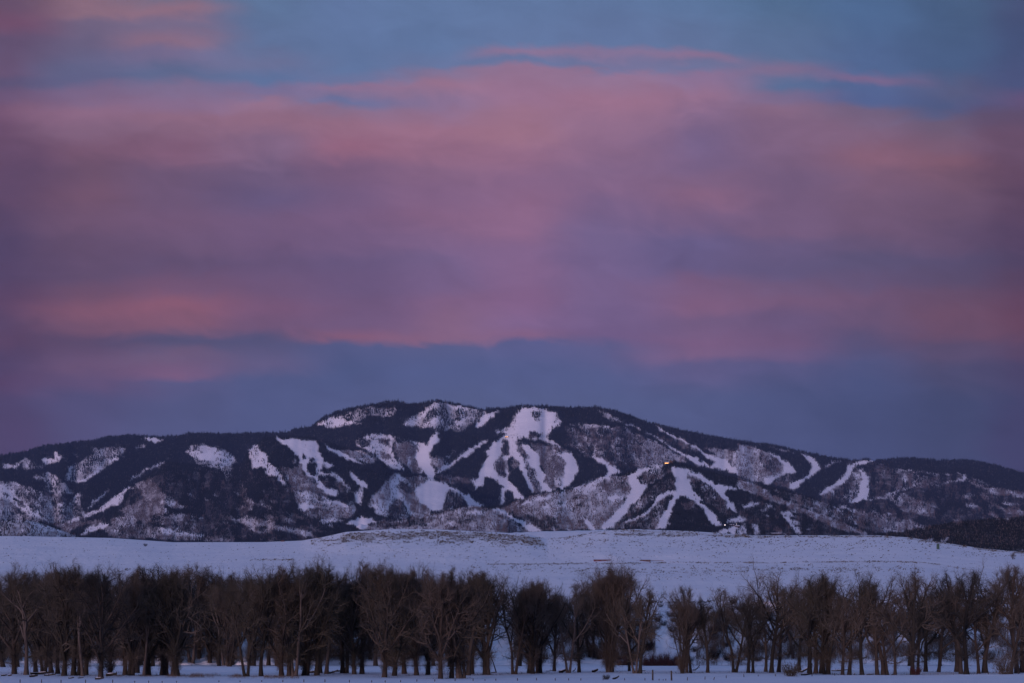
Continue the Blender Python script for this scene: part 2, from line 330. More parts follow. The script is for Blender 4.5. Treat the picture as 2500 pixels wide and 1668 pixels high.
# tile 2
poly('2','s',640,320,660,290,740,245,850,230,900,270,1000,290,1060,300,960,320,760,345,650,330)
poly('2','g',850,230,980,190,1230,150,1340,180,1340,230,1250,260,1130,240,1000,290,900,260)
poly('2','d',900,200,1100,150,1340,160,1300,200,1130,230)
poly('2','g',1400,290,1600,180,1700,108,1900,140,2140,190,2140,240,2080,290,1940,370,1800,370,1620,350,1560,340,1400,330)
poly('2','s',1400,330,1430,290,1560,240,1610,170,1700,115,1780,120,1640,200,1540,290,1500,330)
poly('2','s',1570,350,1650,260,1760,230,1720,290,1700,330)
poly('2','s',1880,350,1870,290,1960,250,1950,320)
poly('2','s',1780,120,1900,140,2130,190,2000,200,1850,170)
poly('2','S',2040,345,2140,220,2290,190,2230,220,2180,280,2080,355)
poly('2','s',980,470,1080,400,1250,395,1350,430,1480,450,1620,490,1560,520,1540,560,1490,470,1330,440,1310,500,1330,600,1420,690,1440,740,1300,700,1200,640,1150,590,1050,540,1000,500)
poly('2','d',980,470,1060,440,1140,450,1100,500,1040,510)
poly('2','m',1200,440,1280,450,1290,520,1200,480)
poly('2','B',1330,460,1480,470,1540,560,1530,620,1590,750,1480,740,1400,650,1340,580)
poly('2','B',1180,570,1230,550,1290,600,1240,620)
poly('2','S',1740,370,1720,430,1750,440,1700,480,1660,530,1650,600,1680,700,1710,750,1690,800,1640,800,1600,760,1540,680,1520,600,1560,520,1630,490,1650,440,1700,380)
poly('2','S',2180,450,2080,520,1980,600,1830,690,1750,750,1700,745,1800,670,1950,570,2080,490,2170,445)
poly('2','s',1900,510,1860,560,1790,640,1800,600,1850,550)
poly('2','b',1640,600,1780,600,1790,680,1720,720,1650,640)
poly('2','c',1450,780,1620,780,1640,810,1540,880,1500,880,1430,800)
poly('2','c',1700,760,1900,780,2060,790,2040,830,1850,850,1720,800)
poly('2','S',2260,450,2340,420,2300,470,2300,580,2230,640,2210,720,2240,770,2330,800,2350,810,2350,890,2150,780,2120,860,2060,890,2040,830,2090,780,2110,700,2130,640,2180,600,2150,560,2200,500)
poly('2','m',300,700,440,620,520,700,640,850,760,960,560,920,420,880,330,830)
poly('2','S',260,430,640,460,650,560,700,640,780,690,640,720,600,690,560,640,480,560,400,540,300,470)
poly('2','S',480,560,560,640,540,680,560,740,650,790,700,880,820,900,820,960,740,945,650,880,620,800,540,770,500,680,450,600,400,540)
poly('2','s',640,720,780,740,840,780,900,850,960,940,900,870,820,800,720,770,640,790)
poly('2','D',450,590,475,600,480,680,430,690); poly('2','D',570,610,620,620,620,650,570,650)
poly('2','D',550,660,630,650,640,770,600,750,560,700); poly('2','D',680,670,730,700,720,740,670,730)
poly('2','D',480,540,540,600,520,640,500,570); poly('2','m',680,800,740,780,740,880,720,900)
poly('2','m',790,820,870,820,940,920,900,960,830,900)
poly('2','s',80,480,140,540,190,600,210,670,290,720,330,800,390,870,330,860,270,790,190,760,150,690,60,720,40,640,20,560)
poly('2','D',100,480,200,440,260,480,380,560,440,700,330,700,230,680,170,570)
poly('2','B',330,720,500,740,620,850,700,940,560,920,420,880,400,840)
poly('2','B',330,900,420,880,600,940,560,960,440,915)
poly('2','S',700,480,770,520,850,560,960,620,1120,690,1090,695,940,640,820,590,750,550)
poly('2','b',850,540,1000,540,1150,600,1190,640,1100,660,950,600)
poly('2','D',640,560,800,590,1000,660,1190,680,1340,740,1200,880,1120,1000,1000,960,900,860,850,760,740,640)
poly('2','S',940,740,1000,790,1100,860,1080,900,1010,860,960,800)
poly('2','s',780,740,860,800,960,930,900,880,800,800)
poly('2','s',960,920,1040,880,1060,980,1030,1040,980,1000)
poly('2','b',440,910,560,920,960,1040,1000,1080,920,1150,700,1170,500,1100,440,1000)
poly('2','S',460,1040,520,1010,640,1050,500,1100)
poly('2','s',440,910,560,915,700,955,900,1030,965,1045,860,1050,640,1000,500,955)
poly('2','b',0,1150,200,1170,400,1250,560,1260,640,1330,400,1290,0,1210)
poly('2','c',500,1100,640,1060,760,1080,700,1150,560,1150)
poly('2','s',640,1180,760,1150,840,1170,700,1220)
poly('2','D',600,1250,700,1200,900,1180,980,1260,800,1330,640,1300)
poly('2','b',1000,1260,1200,1200,1700,1110,1900,1060,2350,1080,2350,1290)
poly('2','S',890,1200,1010,1150,1130,1150,1170,1190,1050,1250,980,1230)
poly('2','b',1110,990,1230,850,1340,740,1420,790,1490,870,1560,1000,1680,1090,1600,1160,1250,1150,1110,1060)
poly('2','s',1120,1040,1200,940,1290,880,1330,780,1370,740,1420,790,1490,870,1380,830,1360,880,1420,980,1450,1060,1540,1130,1480,1135,1400,1050,1350,980,1290,1050,1250,1140,1180,1120)
poly('2','b',1150,960,1210,900,1300,880,1300,980,1240,1060,1180,1020)
poly('2','m',1370,820,1480,870,1510,920,1480,960,1390,890)
poly('2','m',1260,1100,1340,980,1400,1000,1440,1080,1500,1160,1300,1160)
poly('2','B',1420,940,1520,930,1560,1020,1680,1090,1560,1120,1480,1080)
poly('2','S',1510,900,1640,810,1760,820,1850,880,2000,950,2140,1050,2000,1050,1930,940,1860,905,1790,930,1770,1080,1700,1100,1570,1020,1540,960)
poly('2','m',1790,930,1860,905,1940,960,1930,1060,1860,1110,1770,1080)
poly('2','m',1080,1220,1200,1170,1500,1160,1700,1150,1600,1220,1300,1240)
poly('2','c',1900,1065,2050,1045,2200,1080,2000,1200,1800,1180)
poly('2','s',1960,1090,2080,1080,2180,1110,2100,1140,2000,1120)
# tile 3
poly('3','m',640,340,1200,340,1400,480,1300,700,1100,680,800,560,600,470)
poly('3','s',260,155,430,155,570,200,600,250,640,290,620,330,560,350,500,400,520,440,640,520,560,500,480,470,400,460,340,450,250,440,180,440,0,470,60,440,120,400,40,400,40,360,170,340,190,280,220,200)
poly('3','S',280,165,560,210,540,330,480,390,300,400,220,380,240,240)
poly('3','g',350,190,440,190,430,290,380,300)
poly('3','D',500,400,560,350,660,340,680,440,640,500,560,470)
poly('3','m',330,370,400,380,440,440,350,440)
poly('3','S',0,480,100,430,150,440,90,480,100,560,60,620,20,660,0,700)
poly('3','S',150,440,230,430,220,480,240,560,290,640,310,720,340,820,410,930,360,930,330,880,290,800,260,710,240,640,180,600,150,640,130,700,160,740,150,820,240,920,290,960,290,980,200,980,170,910,130,900,100,1030,70,1040,80,900,100,830,0,720,0,690,60,620,140,600,160,540,150,470)
poly('3','m',95,450,150,450,160,590,110,590,95,540); poly('3','m',10,690,60,610,130,620,120,780,80,790,20,720)
poly('3','D',150,780,180,700,250,720,290,800,340,870,250,920,180,850); poly('3','c',180,620,235,640,230,710,180,700)
poly('3','c',185,560,205,570,200,600); poly('3','D',120,910,190,920,210,990,140,1030,110,1010)
poly('3','D',0,800,100,860,100,890,80,890,80,1040,0,1000)
poly('3','B',350,480,500,500,600,570,660,650,660,780,640,880,560,900,470,830,490,750,420,650,420,590)
poly('3','S',260,470,350,510,430,600,420,640,430,700,490,760,460,830,540,890,520,920,470,910,420,850,400,740,350,690,330,600,280,530)
poly('3','c',220,460,280,530,330,590,340,690,410,760,400,840,470,900,440,940,370,880,320,740,290,660,260,570)
poly('3','b',560,780,640,780,640,860,560,880)
poly('3','D',770,620,880,600,1000,660,1040,730,950,790,800,850,720,870,760,760)
poly('3','S',560,560,700,570,760,620,770,740,720,850,640,895,610,890,650,790,660,660,620,600)
poly('3','B',520,490,640,530,700,560,560,550)
poly('3','S',880,600,990,620,1160,735,1060,775,1010,775,1050,730,1040,690,970,650)
poly('3','S',1060,775,840,865,740,905,640,925,840,850,1000,770)
poly('3','B',700,560,880,590,1060,650,1160,720,1090,690,980,620,880,600)
poly('3','g',680,300,1000,320,1060,340,800,350); poly('3','s',960,325,1050,325,1060,345,980,345)
poly('3','b',1200,360,1480,470,1800,660,1600,640,1300,700,1240,560,1200,450)
poly('3','c',1180,380,1330,420,1420,560,1350,640,1260,560)
poly('3','g',950,180,1050,220,1200,290,1180,310,1060,270,980,230)
poly('3','s',1200,300,1350,350,1340,365,1210,320)
poly('3','s',1340,360,1500,430,1700,560,1870,680,1830,670,1600,520,1440,420)
poly('3','b',1900,520,2350,560,2350,820,2190,750,2170,680,2050,620)
poly('3','m',2200,680,2350,680,2350,820,2200,760)
poly('3','D',1540,330,1900,400,2350,470,2350,560,2200,530,1900,520,1700,430)
poly('3','m',1480,430,1680,440,1840,520,1830,560,1700,520)
poly('3','S',1440,312,1530,350,1620,410,1800,490,1900,560,2080,630,2180,700,2190,755,1950,690,2000,660,1880,570,1830,530,1680,450,1560,390)
poly('3','S',1600,500,1700,560,1830,610,1950,690,2000,710,1850,680,1700,580)
poly('3','D',1250,740,1500,665,1640,650,1800,700,2350,840,2350,920,2250,880,2000,790,1780,720,1560,680,1300,750)
poly('3','s',1310,710,1450,670,1560,655,1420,690)
poly('3','B',90,1060,340,960,620,910,800,890,1000,790,1200,770,1240,850,1250,900,1130,1070,970,1250,440,1270,260,1150)
poly('3','b',260,1000,600,930,900,870,1240,850,1250,900,1130,1070,900,1200,620,1150,280,1120)
poly('3','S',800,900,1060,775,1100,765,1000,810,860,880); 
poly('3','S',360,980,450,960,540,970,500,990,400,1000); poly('3','S',220,1050,370,1010,330,1030,250,1050); poly('3','S',460,1070,500,1035,530,1070)
poly('3','s',800,940,860,880,960,860,930,900,860,940); poly('3','S',1030,980,1110,930,1140,960,1080,1020); poly('3','S',830,1160,870,1170,930,1260,880,1260)
poly('3','c',980,820,1180,780,1240,850,1220,920,1000,900); poly('3','m',280,1120,450,1150,620,1150,600,1240,430,1260)
poly('3','c',1000,1250,1060,1100,1160,1080,1130,1150)
poly('3','S',1210,770,1320,720,1460,690,1560,680,1440,720,1360,740,1300,790,1340,850,1400,860,1380,900,1330,970,1290,1010,1240,1060,1180,1140,1110,1190,1060,1240,1000,1255,970,1250,1020,1180,1130,1080,1210,980,1250,900,1230,830)
poly('3','m',1300,780,1440,700,1620,720,1600,760,1480,810,1380,860,1340,860,1350,830,1310,810)
poly('3','S',1620,690,1770,720,1740,800,1760,880,1820,970,1900,1040,1990,1110,2060,1200,2080,1215,2000,1225,1940,1160,1890,1060,1810,1010,1770,970,1690,950,1650,1010,1630,1090,1590,1150,1570,1250,1480,1250,1520,1150,1560,1080,1600,990,1650,900,1640,800,1620,740)
poly('3','s',1640,730,1520,790,1400,870,1440,830,1560,760)
poly('3','m',1400,900,1480,840,1620,790,1640,870,1500,930,1400,1040,1270,1120,1170,1180,1250,1060)
poly('3','S',1640,890,1560,930,1500,950,1440,1040,1370,1110,1260,1160,1180,1200,1240,1190,1400,1110,1460,1060,1540,980,1620,930)
poly('3','m',1600,940,1560,1010,1560,1050,1500,1150,1480,1250,1060,1255,1100,1210,1250,1190,1400,1110,1500,1000)
poly('3','D',1650,1010,1700,950,1780,1000,1880,1050,1900,1100,1950,1190,2060,1240,2030,1265,1570,1250,1600,1130)
poly('3','c',1690,1020,1800,1010,1840,1060,1740,1070)
poly('3','S',1770,720,1900,770,2000,840,2080,860,2250,900,2100,890,2090,930,2170,1030,2190,1110,2110,1060,2060,980,1970,870,1900,830,1800,800)
poly('3','S',1780,870,1870,950,1900,1010,1850,990,1800,930,1750,850,1730,800,1800,800)
poly('3','c',1760,760,1830,780,1880,830,1820,840,1770,800)
poly('3','m',1790,850,1900,850,1990,900,2100,1000,2130,1090,2150,1140,2080,1130,1990,1050,1920,1000,1880,930)
poly('3','s',1960,940,2010,960,2000,990)
poly('3','D',2090,900,2240,910,2300,1000,2350,1000,2350,1170,2190,1110,2160,1000)
poly('3','s',2090,1160,2280,1150,2300,1170,2240,1210,2100,1200); poly('3','s',2240,1040,2350,1010,2350,1060,2260,1060)
poly('3','S',2010,1285,2180,1225,2350,1230,2350,1310,2100,1290)
poly('3','m',2190,1240,2240,1250,2240,1300,2180,1290); poly('3','m',2290,1230,2340,1250,2350,1300,2290,1300)
poly('3','B',0,1090,60,1100,160,1160,250,1220,330,1280,0,1280)
poly('3','b',0,1090,60,1130,100,1200,40,1220,0,1200)
poly('3','S',0,1070,60,1070,150,1110,230,1160,330,1200,400,1240,460,1275,330,1275,260,1210,150,1150,50,1090,0,1085)
# tile 4
poly('4','n',900,560,2350,700,2350,1130,1200,1200,600,1000,700,860)
poly('3','n',2190,1000,2350,900,2420,940,2420,1310,2200,1290)
poly('4','D',1150,590,1900,600,2350,700,2350,900,2110,800,1900,700,1700,690,1300,640)
poly('4','b',0,440,200,500,300,540,380,600,390,660,350,690,230,760,120,760,0,700)
poly('4','c',180,520,300,540,370,600,380,660,300,700,200,640)
poly('4','S',250,510,330,540,400,580,470,650,480,680,400,690,320,720,260,780,215,775,240,715,350,700,390,660,380,600,300,540)
poly('4','S',510,530,580,545,660,590,680,650,620,690,570,740,490,800,470,825,425,810,440,770,520,730,590,690,610,640,590,590,540,550)
poly('4','m',330,720,480,690,440,770,420,800,300,780)
poly('4','s',715,635,750,600,790,580,840,590,780,610,740,640)
poly('4','s',250,460,330,480,500,520,450,520,330,495)
poly('4','D',490,820,600,720,700,660,900,600,920,640,820,740,660,860,520,830)
poly('4','m',700,860,950,650,1020,700,1010,800,970,890,900,920,760,900)
poly('4','S',910,620,970,600,1110,580,1120,590,1050,610,970,625,950,660,890,750,800,800,710,860,670,865,740,810,830,740,900,670)
poly('4','S',985,640,1040,670,1075,720,1085,790,1085,840,1050,900,980,925,905,925,980,890,1000,830,1020,760,1030,690,990,660)
poly('4','s',870,880,910,860,920,880,880,900); poly('4','s',950,690,1010,690,1020,730,960,720)
poly('4','s',1050,910,1200,880,1330,815,1410,820,1330,830,1230,885,1100,915)
poly('4','s',1190,650,1350,660,1560,680,1740,700,1760,715,1600,695,1400,675)
poly('4','s',1800,680,1880,710,1890,740,1790,760,1680,780,1620,800,1640,785,1760,750,1850,725)
poly('4','s',1890,740,1980,740,2110,800,2060,785,1960,745)
poly('4','m',1080,640,1180,660,1500,700,1700,720,1620,790,1450,810,1300,830,1150,760)
poly('4','c',1230,880,1400,870,1600,950,1640,1060,1500,1030,1300,960)
poly('4','B',1890,740,2050,800,2350,930,2350,970,2100,860,1900,770)
poly('4','s',1870,950,1920,930,1990,960,1900,980); poly('4','s',2130,910,2250,930,2310,950,2200,955)
poly('4','c',850,1000,1100,1000,1600,1120,1500,1150,1200,1170,1000,1100)
poly('4','n',0,780,400,900,900,1100,1130,1200,0,1200)
poly('4','B',0,720,150,780,300,860,560,980,700,1030,900,1100,1080,1180,1060,1200,850,1150,620,1050,400,960,150,870,0,800)
poly('4','m',250,800,560,880,900,1000,1100,1090,1200,1190,1000,1120,700,1020,450,920)
for q in ((30,960,100,930,190,920,180,950,60,970),(190,990,260,955,300,965,220,1000),(340,1010,430,1000,480,1040,420,1060,470,1110,540,1180,480,1180,420,1100),(620,1020,690,1040,640,1050),(0,1040,80,1060,90,1080,0,1090),(0,1120,70,1110,70,1190,0,1190),(120,1110,180,1130,190,1190,140,1190),(810,950,900,960,1000,1000,960,1010),(0,720,30,740,150,775,60,770),(1180,1130,1320,1160,1550,1140,1400,1170,1300,1180),(0,790,60,820,20,830)):
    poly('4','s',*q)
rs = np.random.default_rng(3)
def streaks(t, cls, n, xa, xb, ya, yb, dx, dy, w):
    for _ in range(n):
        a = rs.uniform(xa, xb); b = rs.uniform(ya, yb); l_ = rs.uniform(.5, 1.5); poly(t, cls, a, b, a+dx*l_*.5, b+dy*l_*.5-w, a+dx*l_, b+dy*l_, a+dx*l_*.5, b+dy*l_*.5+w)
streaks('1', 's', 14, 1350, 2300, 900, 1300, 60, 30, 9); streaks('1', 'c', 12, 1300, 2300, 900, 1250, 130, 50, 18); streaks('1', 's', 4, 1500, 2200, 760, 900, 20, 50, 8)
streaks('1', 'm', 12, 60, 700, 850, 1150, 90, 60, 22); streaks('1', 'D', 30, 20, 640, 820, 1120, 60, 50, 13); streaks('1', 's', 14, 100, 1200, 480, 760, 40, 26, 9)
streaks('2', 'c', 9, 0, 640, 950, 1300, 130, 30, 22); streaks('2', 's', 9, 0, 900, 1000, 1320, 90, 22, 9); streaks('2', 'c', 10, 1050, 2300, 1120, 1250, 120, 20, 20)
streaks('3', 's', 16, 640, 1200, 300, 640, 14, 46, 7); streaks('3', 's', 14, 150, 1100, 960, 1240, 50, -14, 10); streaks('3', 'm', 14, 200, 1100, 960, 1240, 60, -20, 12)
streaks('4', 's', 11, 1150, 2300, 820, 1150, 60, 24, 8); streaks('4', 's', 8, 300, 1200, 950, 1180, 80, 30, 8); streaks('4', 'B', 10, 1200, 2200, 850, 1100, 140, 60, 20); streaks('4', 's', 12, 0, 1000, 900, 1160, 70, 34, 8)
NEAR_HILL = ((1150,1195),(1400,1160),(1560,1135),(1800,1090),(2100,1070),(2350,1040))
poly('4','K',1150,1195,1400,1160,1560,1135,1800,1090,2100,1070,2350,1040,2350,1343,1900,1290,1450,1220)
for q in ((1500,1230,1600,1225,1610,1245,1530,1245),(1650,1245,1720,1205,1730,1225,1690,1260),(2260,1135,2350,1120,2350,1145),(2200,1330,2350,1290,2350,1330)):
    poly('4','s',*q)
op_ = (Cm == 0) & (Am == 0)
for _ in range(1): op_ = op_ | np.roll(op_, 1, 0) | np.roll(op_, -1, 0) | np.roll(op_, 1, 1) | np.roll(op_, -1, 1)
Cm[op_] = 0; Am[op_] = 0
for Q in (Cm, Am):     # soften the edges of the cover by three pixels
    for ax in (0, 1):
        Q[:] = sum(np.roll(Q, k, ax) for k in range(-2, 3))/5
def cover(px, py):
    """conifer and brush density at a direction, edges frayed by noise"""
    wx = px+fbm(px/9, py/9, 3, 20)*7; wy = py+fbm(px/9, py/9, 3, 30)*6
    i = np.clip((wy-MY0).astype(int), 0, MH-1); j = np.clip((wx-MX0).astype(int), 0, MW-1)
    return Cm[i, j], Am[i, j]

# ------------------------------------------------------------------ terrain
def T(t, *p):
    ox, oy, k = TILE[t]; return [(ox+a/k, oy+b/k) for a, b in zip(p[::2], p[1::2])]
class Layer:
    def __init__(s, sky, base, Dt, Db, amp, seed, p=1.0, x0=-1500, x1=4000):
        s.sx, s.sy = np.array(sky).T; s.bx, s.by = np.array(base).T
        s.Dt, s.Db, s.amp, s.seed, s.p, s.x0, s.x1 = Dt, Db, amp, seed, p, x0, x1
    def sky(s, px): return np.interp(px, s.sx, s.sy)+fbm(px/14, px*0, 3, 77)*1.2
    def base(s, px): return np.interp(px, s.bx, s.by)
    def D(s, px, py):
        a = s.sky(px); b = s.base(px); t = np.clip((b-py)/np.maximum(b-a, 4), 0, 1.2)
        D = s.Db+(s.Dt-s.Db)*t**s.p
        rel = (1-2*np.sqrt(fbm(px/75+3, py/520, 2, s.seed)**2+.02))*s.amp + fbm(px/22, py/260, 2, s.seed+5)*s.amp*.22
        return D+rel
    def pt(s, px, py):
        D = s.D(px, py); return np.stack([(px-CX)/F*D, D, EYE+(HZ-py)/F*D], -1)
    def build(s, name, mat, step=5, rows=90, drop=True, covf=cover, kind='structure'):
        xs = np.arange(s.x0, s.x1+.1, step); t = np.linspace(0, 1, rows)
        PX = np.repeat(xs[None], rows, 0); a = s.sky(xs); b = s.base(xs)
        PY = a[None]+(b-a)[None]*t[:, None]
        V = s.pt(PX, PY)
        if covf:
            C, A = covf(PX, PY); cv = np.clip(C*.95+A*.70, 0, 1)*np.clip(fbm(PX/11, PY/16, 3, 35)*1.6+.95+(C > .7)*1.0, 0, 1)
        else: cv = np.zeros(PX.shape)
        # the far side falls away behind the crest
        back = []
        for k, (dd, dz) in enumerate(((120, 20), (500, 160), (1500, 700))):
            q = V[0].copy(); sc = s.Dt/10000.; q[:, 1] += dd*sc; q[:, 0] *= q[:, 1]/V[0][:, 1]; q[:, 2] -= dz*sc; back.insert(0, q)
        V = np.concatenate([np.stack(back), V]); cv = np.concatenate([np.repeat(cv[:1], 3, 0), cv])
        R, Cn = V.shape[:2]; i = np.arange(R*Cn).reshape(R, Cn)
        f = np.stack([i[:-1, :-1], i[1:, :-1], i[1:, 1:], i[:-1, 1:]], -1).reshape(-1, 4)
        me = mesh(name, V.reshape(-1, 3), f, True)
        at = me.attributes.new('cover', 'FLOAT', 'POINT'); at.data.foreach_set('value', cv.ravel().astype(np.float32))
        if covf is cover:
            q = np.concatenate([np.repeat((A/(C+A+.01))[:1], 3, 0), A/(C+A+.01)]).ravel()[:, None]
            cc = np.array([.018, .019, .024])*(1-q)+np.array([.085, .066, .068])*q  # dark tone under conifers paints the trees' shade onto the snow; brown is brush
            a2 = me.attributes.new('cover_shade_colour', 'FLOAT_COLOR', 'POINT'); a2.data.foreach_set('color', np.concatenate([cc, np.ones((len(cc), 1))], 1).astype(np.float32).ravel())
        o = obj(name, me, mat); o['kind'] = kind; return o
sky0 = T('1',0,582,200,555,300,525,400,500,600,475,800,455,950,420,1150,400,1300,410,1450,430,1600,410,1700,383,1850,385,2100,392)+T('2',0,383,370,380,430,350,580,330,700,240,820,190,1000,150,1240,108,1350,98,1480,125,1600,115,1720,98,1900,136,2140,178,2160,165,2350,160)[0:]+T('3',100,160,250,140,300,148,430,150,700,155,940,150,1100,180,1300,250,1450,300,1600,335,1900,400,2200,445)+T('4',0,410,300,450,600,515,750,550,980,575,1060,560,1120,575,1300,560,1450,555,1650,575,1850,570,2000,590,2150,625,2350,680)
open_sky = lambda px: ((px > 355) & (px < 398)) | ((px > 1055) & (px < 1175)) | ((px > 1272) & (px < 1318))
sky0 = [(a, b+(1.0 if open_sky(a) else 4.0)) for a, b in sky0]
sky0 = [(-1500, 1230), (-700, 1180), (-200, 1125)]+sky0+[(2700, 1165), (3100, 1190), (4000, 1250)]
flat = lambda yv: [(-1500, yv), (4000, yv)]
L0 = Layer(sky0, flat(1345), 11500, 8200, 210, 40, 1.05)
L1 = Layer([(-200, 1330)]+T('1',100,1300,560,1200,780,1112,940,1035,1080,925,1200,855,1350,765,1480,655,1800,690,2150,690,2230,565,2350,460)+T('2',100,460,260,430,600,440,800,505,1180,620,1340,740,1620,800,1900,830,2150,1040,2350,1100)+[(1400, 1330)], flat(1348), 9000, 6600, 150, 50, 1.1, -200, 1400)
L2 = Layer([(1150, 1335)]+T('3',0,1072,90,1050,340,955,600,905,800,885,1000,790,1200,762,1320,712,1500,665,1640,650,1800,700,2050,770,2350,845)+T('4',250,800,560,880,900,1000,1100,1090,1250,1180)+[(2250, 1345)], flat(1350), 7000, 5200, 90, 60, 1.1, 1150, 2250)
L5 = Layer([(800, 1330), (880, 1280)]+T('2',1080,1222,1300,1190,1700,1125,1900,1062,2050,1047,2200,1065,2350,1092)+T('3',60,1100,160,1160,250,1220,330,1280)+[(1340, 1330)], flat(1345), 6100, 5200, 45, 70, 1, 800, 1340)
L3 = Layer([(-1500, 1240), (-400, 1262)]+T('1',0,1182,230,1170,400,1210,560,1268,720,1325)+[(260, 1335)], flat(1345), 5000, 4200, 45, 80, 1, -1500, 260)
L4 = Layer(T('4',1100,1215,*sum(NEAR_HILL, ()))+[(2700, 1235), (4000, 1180)], [(2000, 1350), (4000, 1420)], 3600, 2500, 40, 90, 1, 2125, 4000)
LAY = [(L0, 'mountain', 5, 95), (L1, 'mountain_spur', 4, 70), (L2, 'front_mountain', 4, 70), (L5, 'foothill', 4, 30), (L3, 'foothill', 5, 30), (L4, 'forested_hill', 5, 30)]
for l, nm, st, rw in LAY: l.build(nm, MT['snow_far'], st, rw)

# ------------------------------------------------------------------ snowy valley hill, bluff and field
CREST = [(-1500, 1290), (0, 1309), (54, 1309), (272, 1313.6), (425, 1324), (640, 1323.6), (736, 1320), (790, 1311), (845, 1298.6), (954, 1292), (1063, 1292.6), (1240, 1301), (1290, 1305), (1317, 1312), (1335, 1316), (1377, 1311.6), (1445, 1301), (1486, 1294.5), (1554, 1292), (1690, 1297), (1840, 1307), (1979, 1307), (2142, 1307), (2217, 1312), (2306, 1325), (2396, 1339), (2500, 1348), (2700, 1365), (4000, 1420)]
EDGE = [(-1500, 1472), (1590, 1472), (1740, 1471), (2000, 1470), (2300, 1460), (2500, 1464), (4000, 1464)]
cxs, cys = np.array(CREST).T; exs, eys = np.array(EDGE).T
class Hill(Layer):
    def __init__(s): s.x0, s.x1, s.Dt = -1200, 3700, 1800
    def sky(s, px): return np.interp(px, cxs, cys)
    def base(s, px): return np.full(np.shape(px), 1624.0)
    def D(s, px, py):
        a = s.sky(px); e = np.interp(px, exs, eys)+fbm(px/40, px*0, 2, 13)*3
        m = 1376+np.where(px > 2150, (px-2150)*.07, 0)
        inv = np.where(py < m, 1/1150+(1/1800-1/1150)*(m-py)/np.maximum(m-a, 2), np.where(py < e, 1/1150+(1/560-1/1150)*(py-m)/(e-m), 1/560+(1/438-1/560)*(py-e)/(1624-e)))
        D = 1/inv; k = np.clip((py-e)/20, 0, 1)*np.clip((1624-py)/20, 0, 1)
        return D*(1+fbm(px/160, py/26, 3, 5)*.028*(1-k))+k*(fbm(px/60, py/120, 3, 9)*26+fbm(px/14, py/20, 2, 11)*3)
HB = Hill()
def sagef(px, py):
    """sagebrush density on the valley hill"""
    d = np.full(np.shape(px), .012)
    def band(pts, w, k):
        a, b = np.array(pts).T; yv = np.interp(px, a, b); return k*np.exp(-((py-yv)/w)**2)*((px > a[0]) & (px < a[-1]))
    d = d+np.where((px > 760) & (py < 1365), .022, 0)
    pn = np.clip(fbm(px/30, py/5, 3, 61)*1.6+.75, 0.1, 1.6)
    d = d+band([(830,1310),(950,1307),(1040,1302),(1150,1308),(1250,1312),(1320,1322)], 5, 4.0)*pn
    d = d+band([(760,1322),(1000,1317),(1330,1326)], 10, .5)*pn
    d = d+band([(1310,1318),(1377,1313),(1445,1303),(1520,1296),(1690,1301),(1840,1309)], 4, .6)*pn
    d = d+band([(1500,1305),(1840,1311),(2142,1309),(2217,1314),(2306,1327),(2396,1341),(2500,1350)], 2.5, .8)*pn+band([(1380,1322),(2200,1325),(2500,1352)], 12, .10)*pn
    d = d+band([(1190,1378),(1300,1377),(1500,1376),(1660,1374),(1850,1374),(2140,1371),(2250,1373),(2300,1379),(2370,1392)], 1.5, 1.0)*np.clip(pn, .3, 1)
    d = d+band([(1150,1386),(1400,1388),(1500,1390),(1800,1390),(2100,1386),(2260,1386)], 9, .20)*pn
    d = d+band([(1400,1398),(1500,1402),(1650,1404),(1800,1402),(2000,1396),(2100,1400)], 9, .14)*pn
    d = d+band([(260,1394),(330,1391),(405,1394)], 3, .45)*pn
    d = d+band([(610,1367),(660,1367),(720,1367)], 1.6, .9)*np.clip(pn, .3, 1)
    return d
def hillcov(px, py): return np.zeros(px.shape), np.clip(sagef(px, py)*.9-.1, 0, .7)
HB.build('snow_hill', MT['hill_snow'], 5, 170, covf=hillcov)
LC = Layer([(1180, 1306), (1240, 1301), (1325, 1297.5), (1418, 1295.5), (1472, 1293.5), (1600, 1300)], flat(1325), 2900, 2300, 5, 99, 1, 1180, 1600)
LC.build('far_snowfield', MT['hill_snow'], 5, 8, covf=None)
def field_z(x, y):
    x = np.asarray(x, float); y = np.asarray(y, float)
    w = np.clip((440-y)/25, 0, 1)
    return (fbm(x/38, y/22, 3, 3)*.42+fbm(x/7, y/5, 2, 8)*.06+.42*np.exp(-((y-244-(x*.02))/7)**2)*np.clip((x-30)/60, 0, 1))*w
xs = np.arange(-420, 421, 2.2); ys = np.concatenate([np.linspace(-150, 150, 40), np.arange(154, 444, 1.8)])
X, Y = np.meshgrid(xs, ys); i = np.arange(X.size).reshape(X.shape)
f = np.stack([i[:-1, :-1], i[:-1, 1:], i[1:, 1:], i[1:, :-1]], -1).reshape(-1, 4)
obj('snow_field', mesh('snow_field', np.stack([X, Y, field_z(X, Y)], -1).reshape(-1, 3), f, True), MT['snow'])['kind'] = 'structure'
g = MB().add([[-22000, -6000, -.9], [22000, -6000, -.9], [22000, 14000, -.9], [-22000, 14000, -.9]], [[0, 1, 2, 3]])
obj('ground', g.mesh('ground'), MT['snow'])['kind'] = 'structure'
def gpos(px, py):
    """point of the flat field seen at a photograph position"""
    D = EYE*F/(py-HZ); x = (px-CX)/F*D; return x, D, float(field_z(x, D))

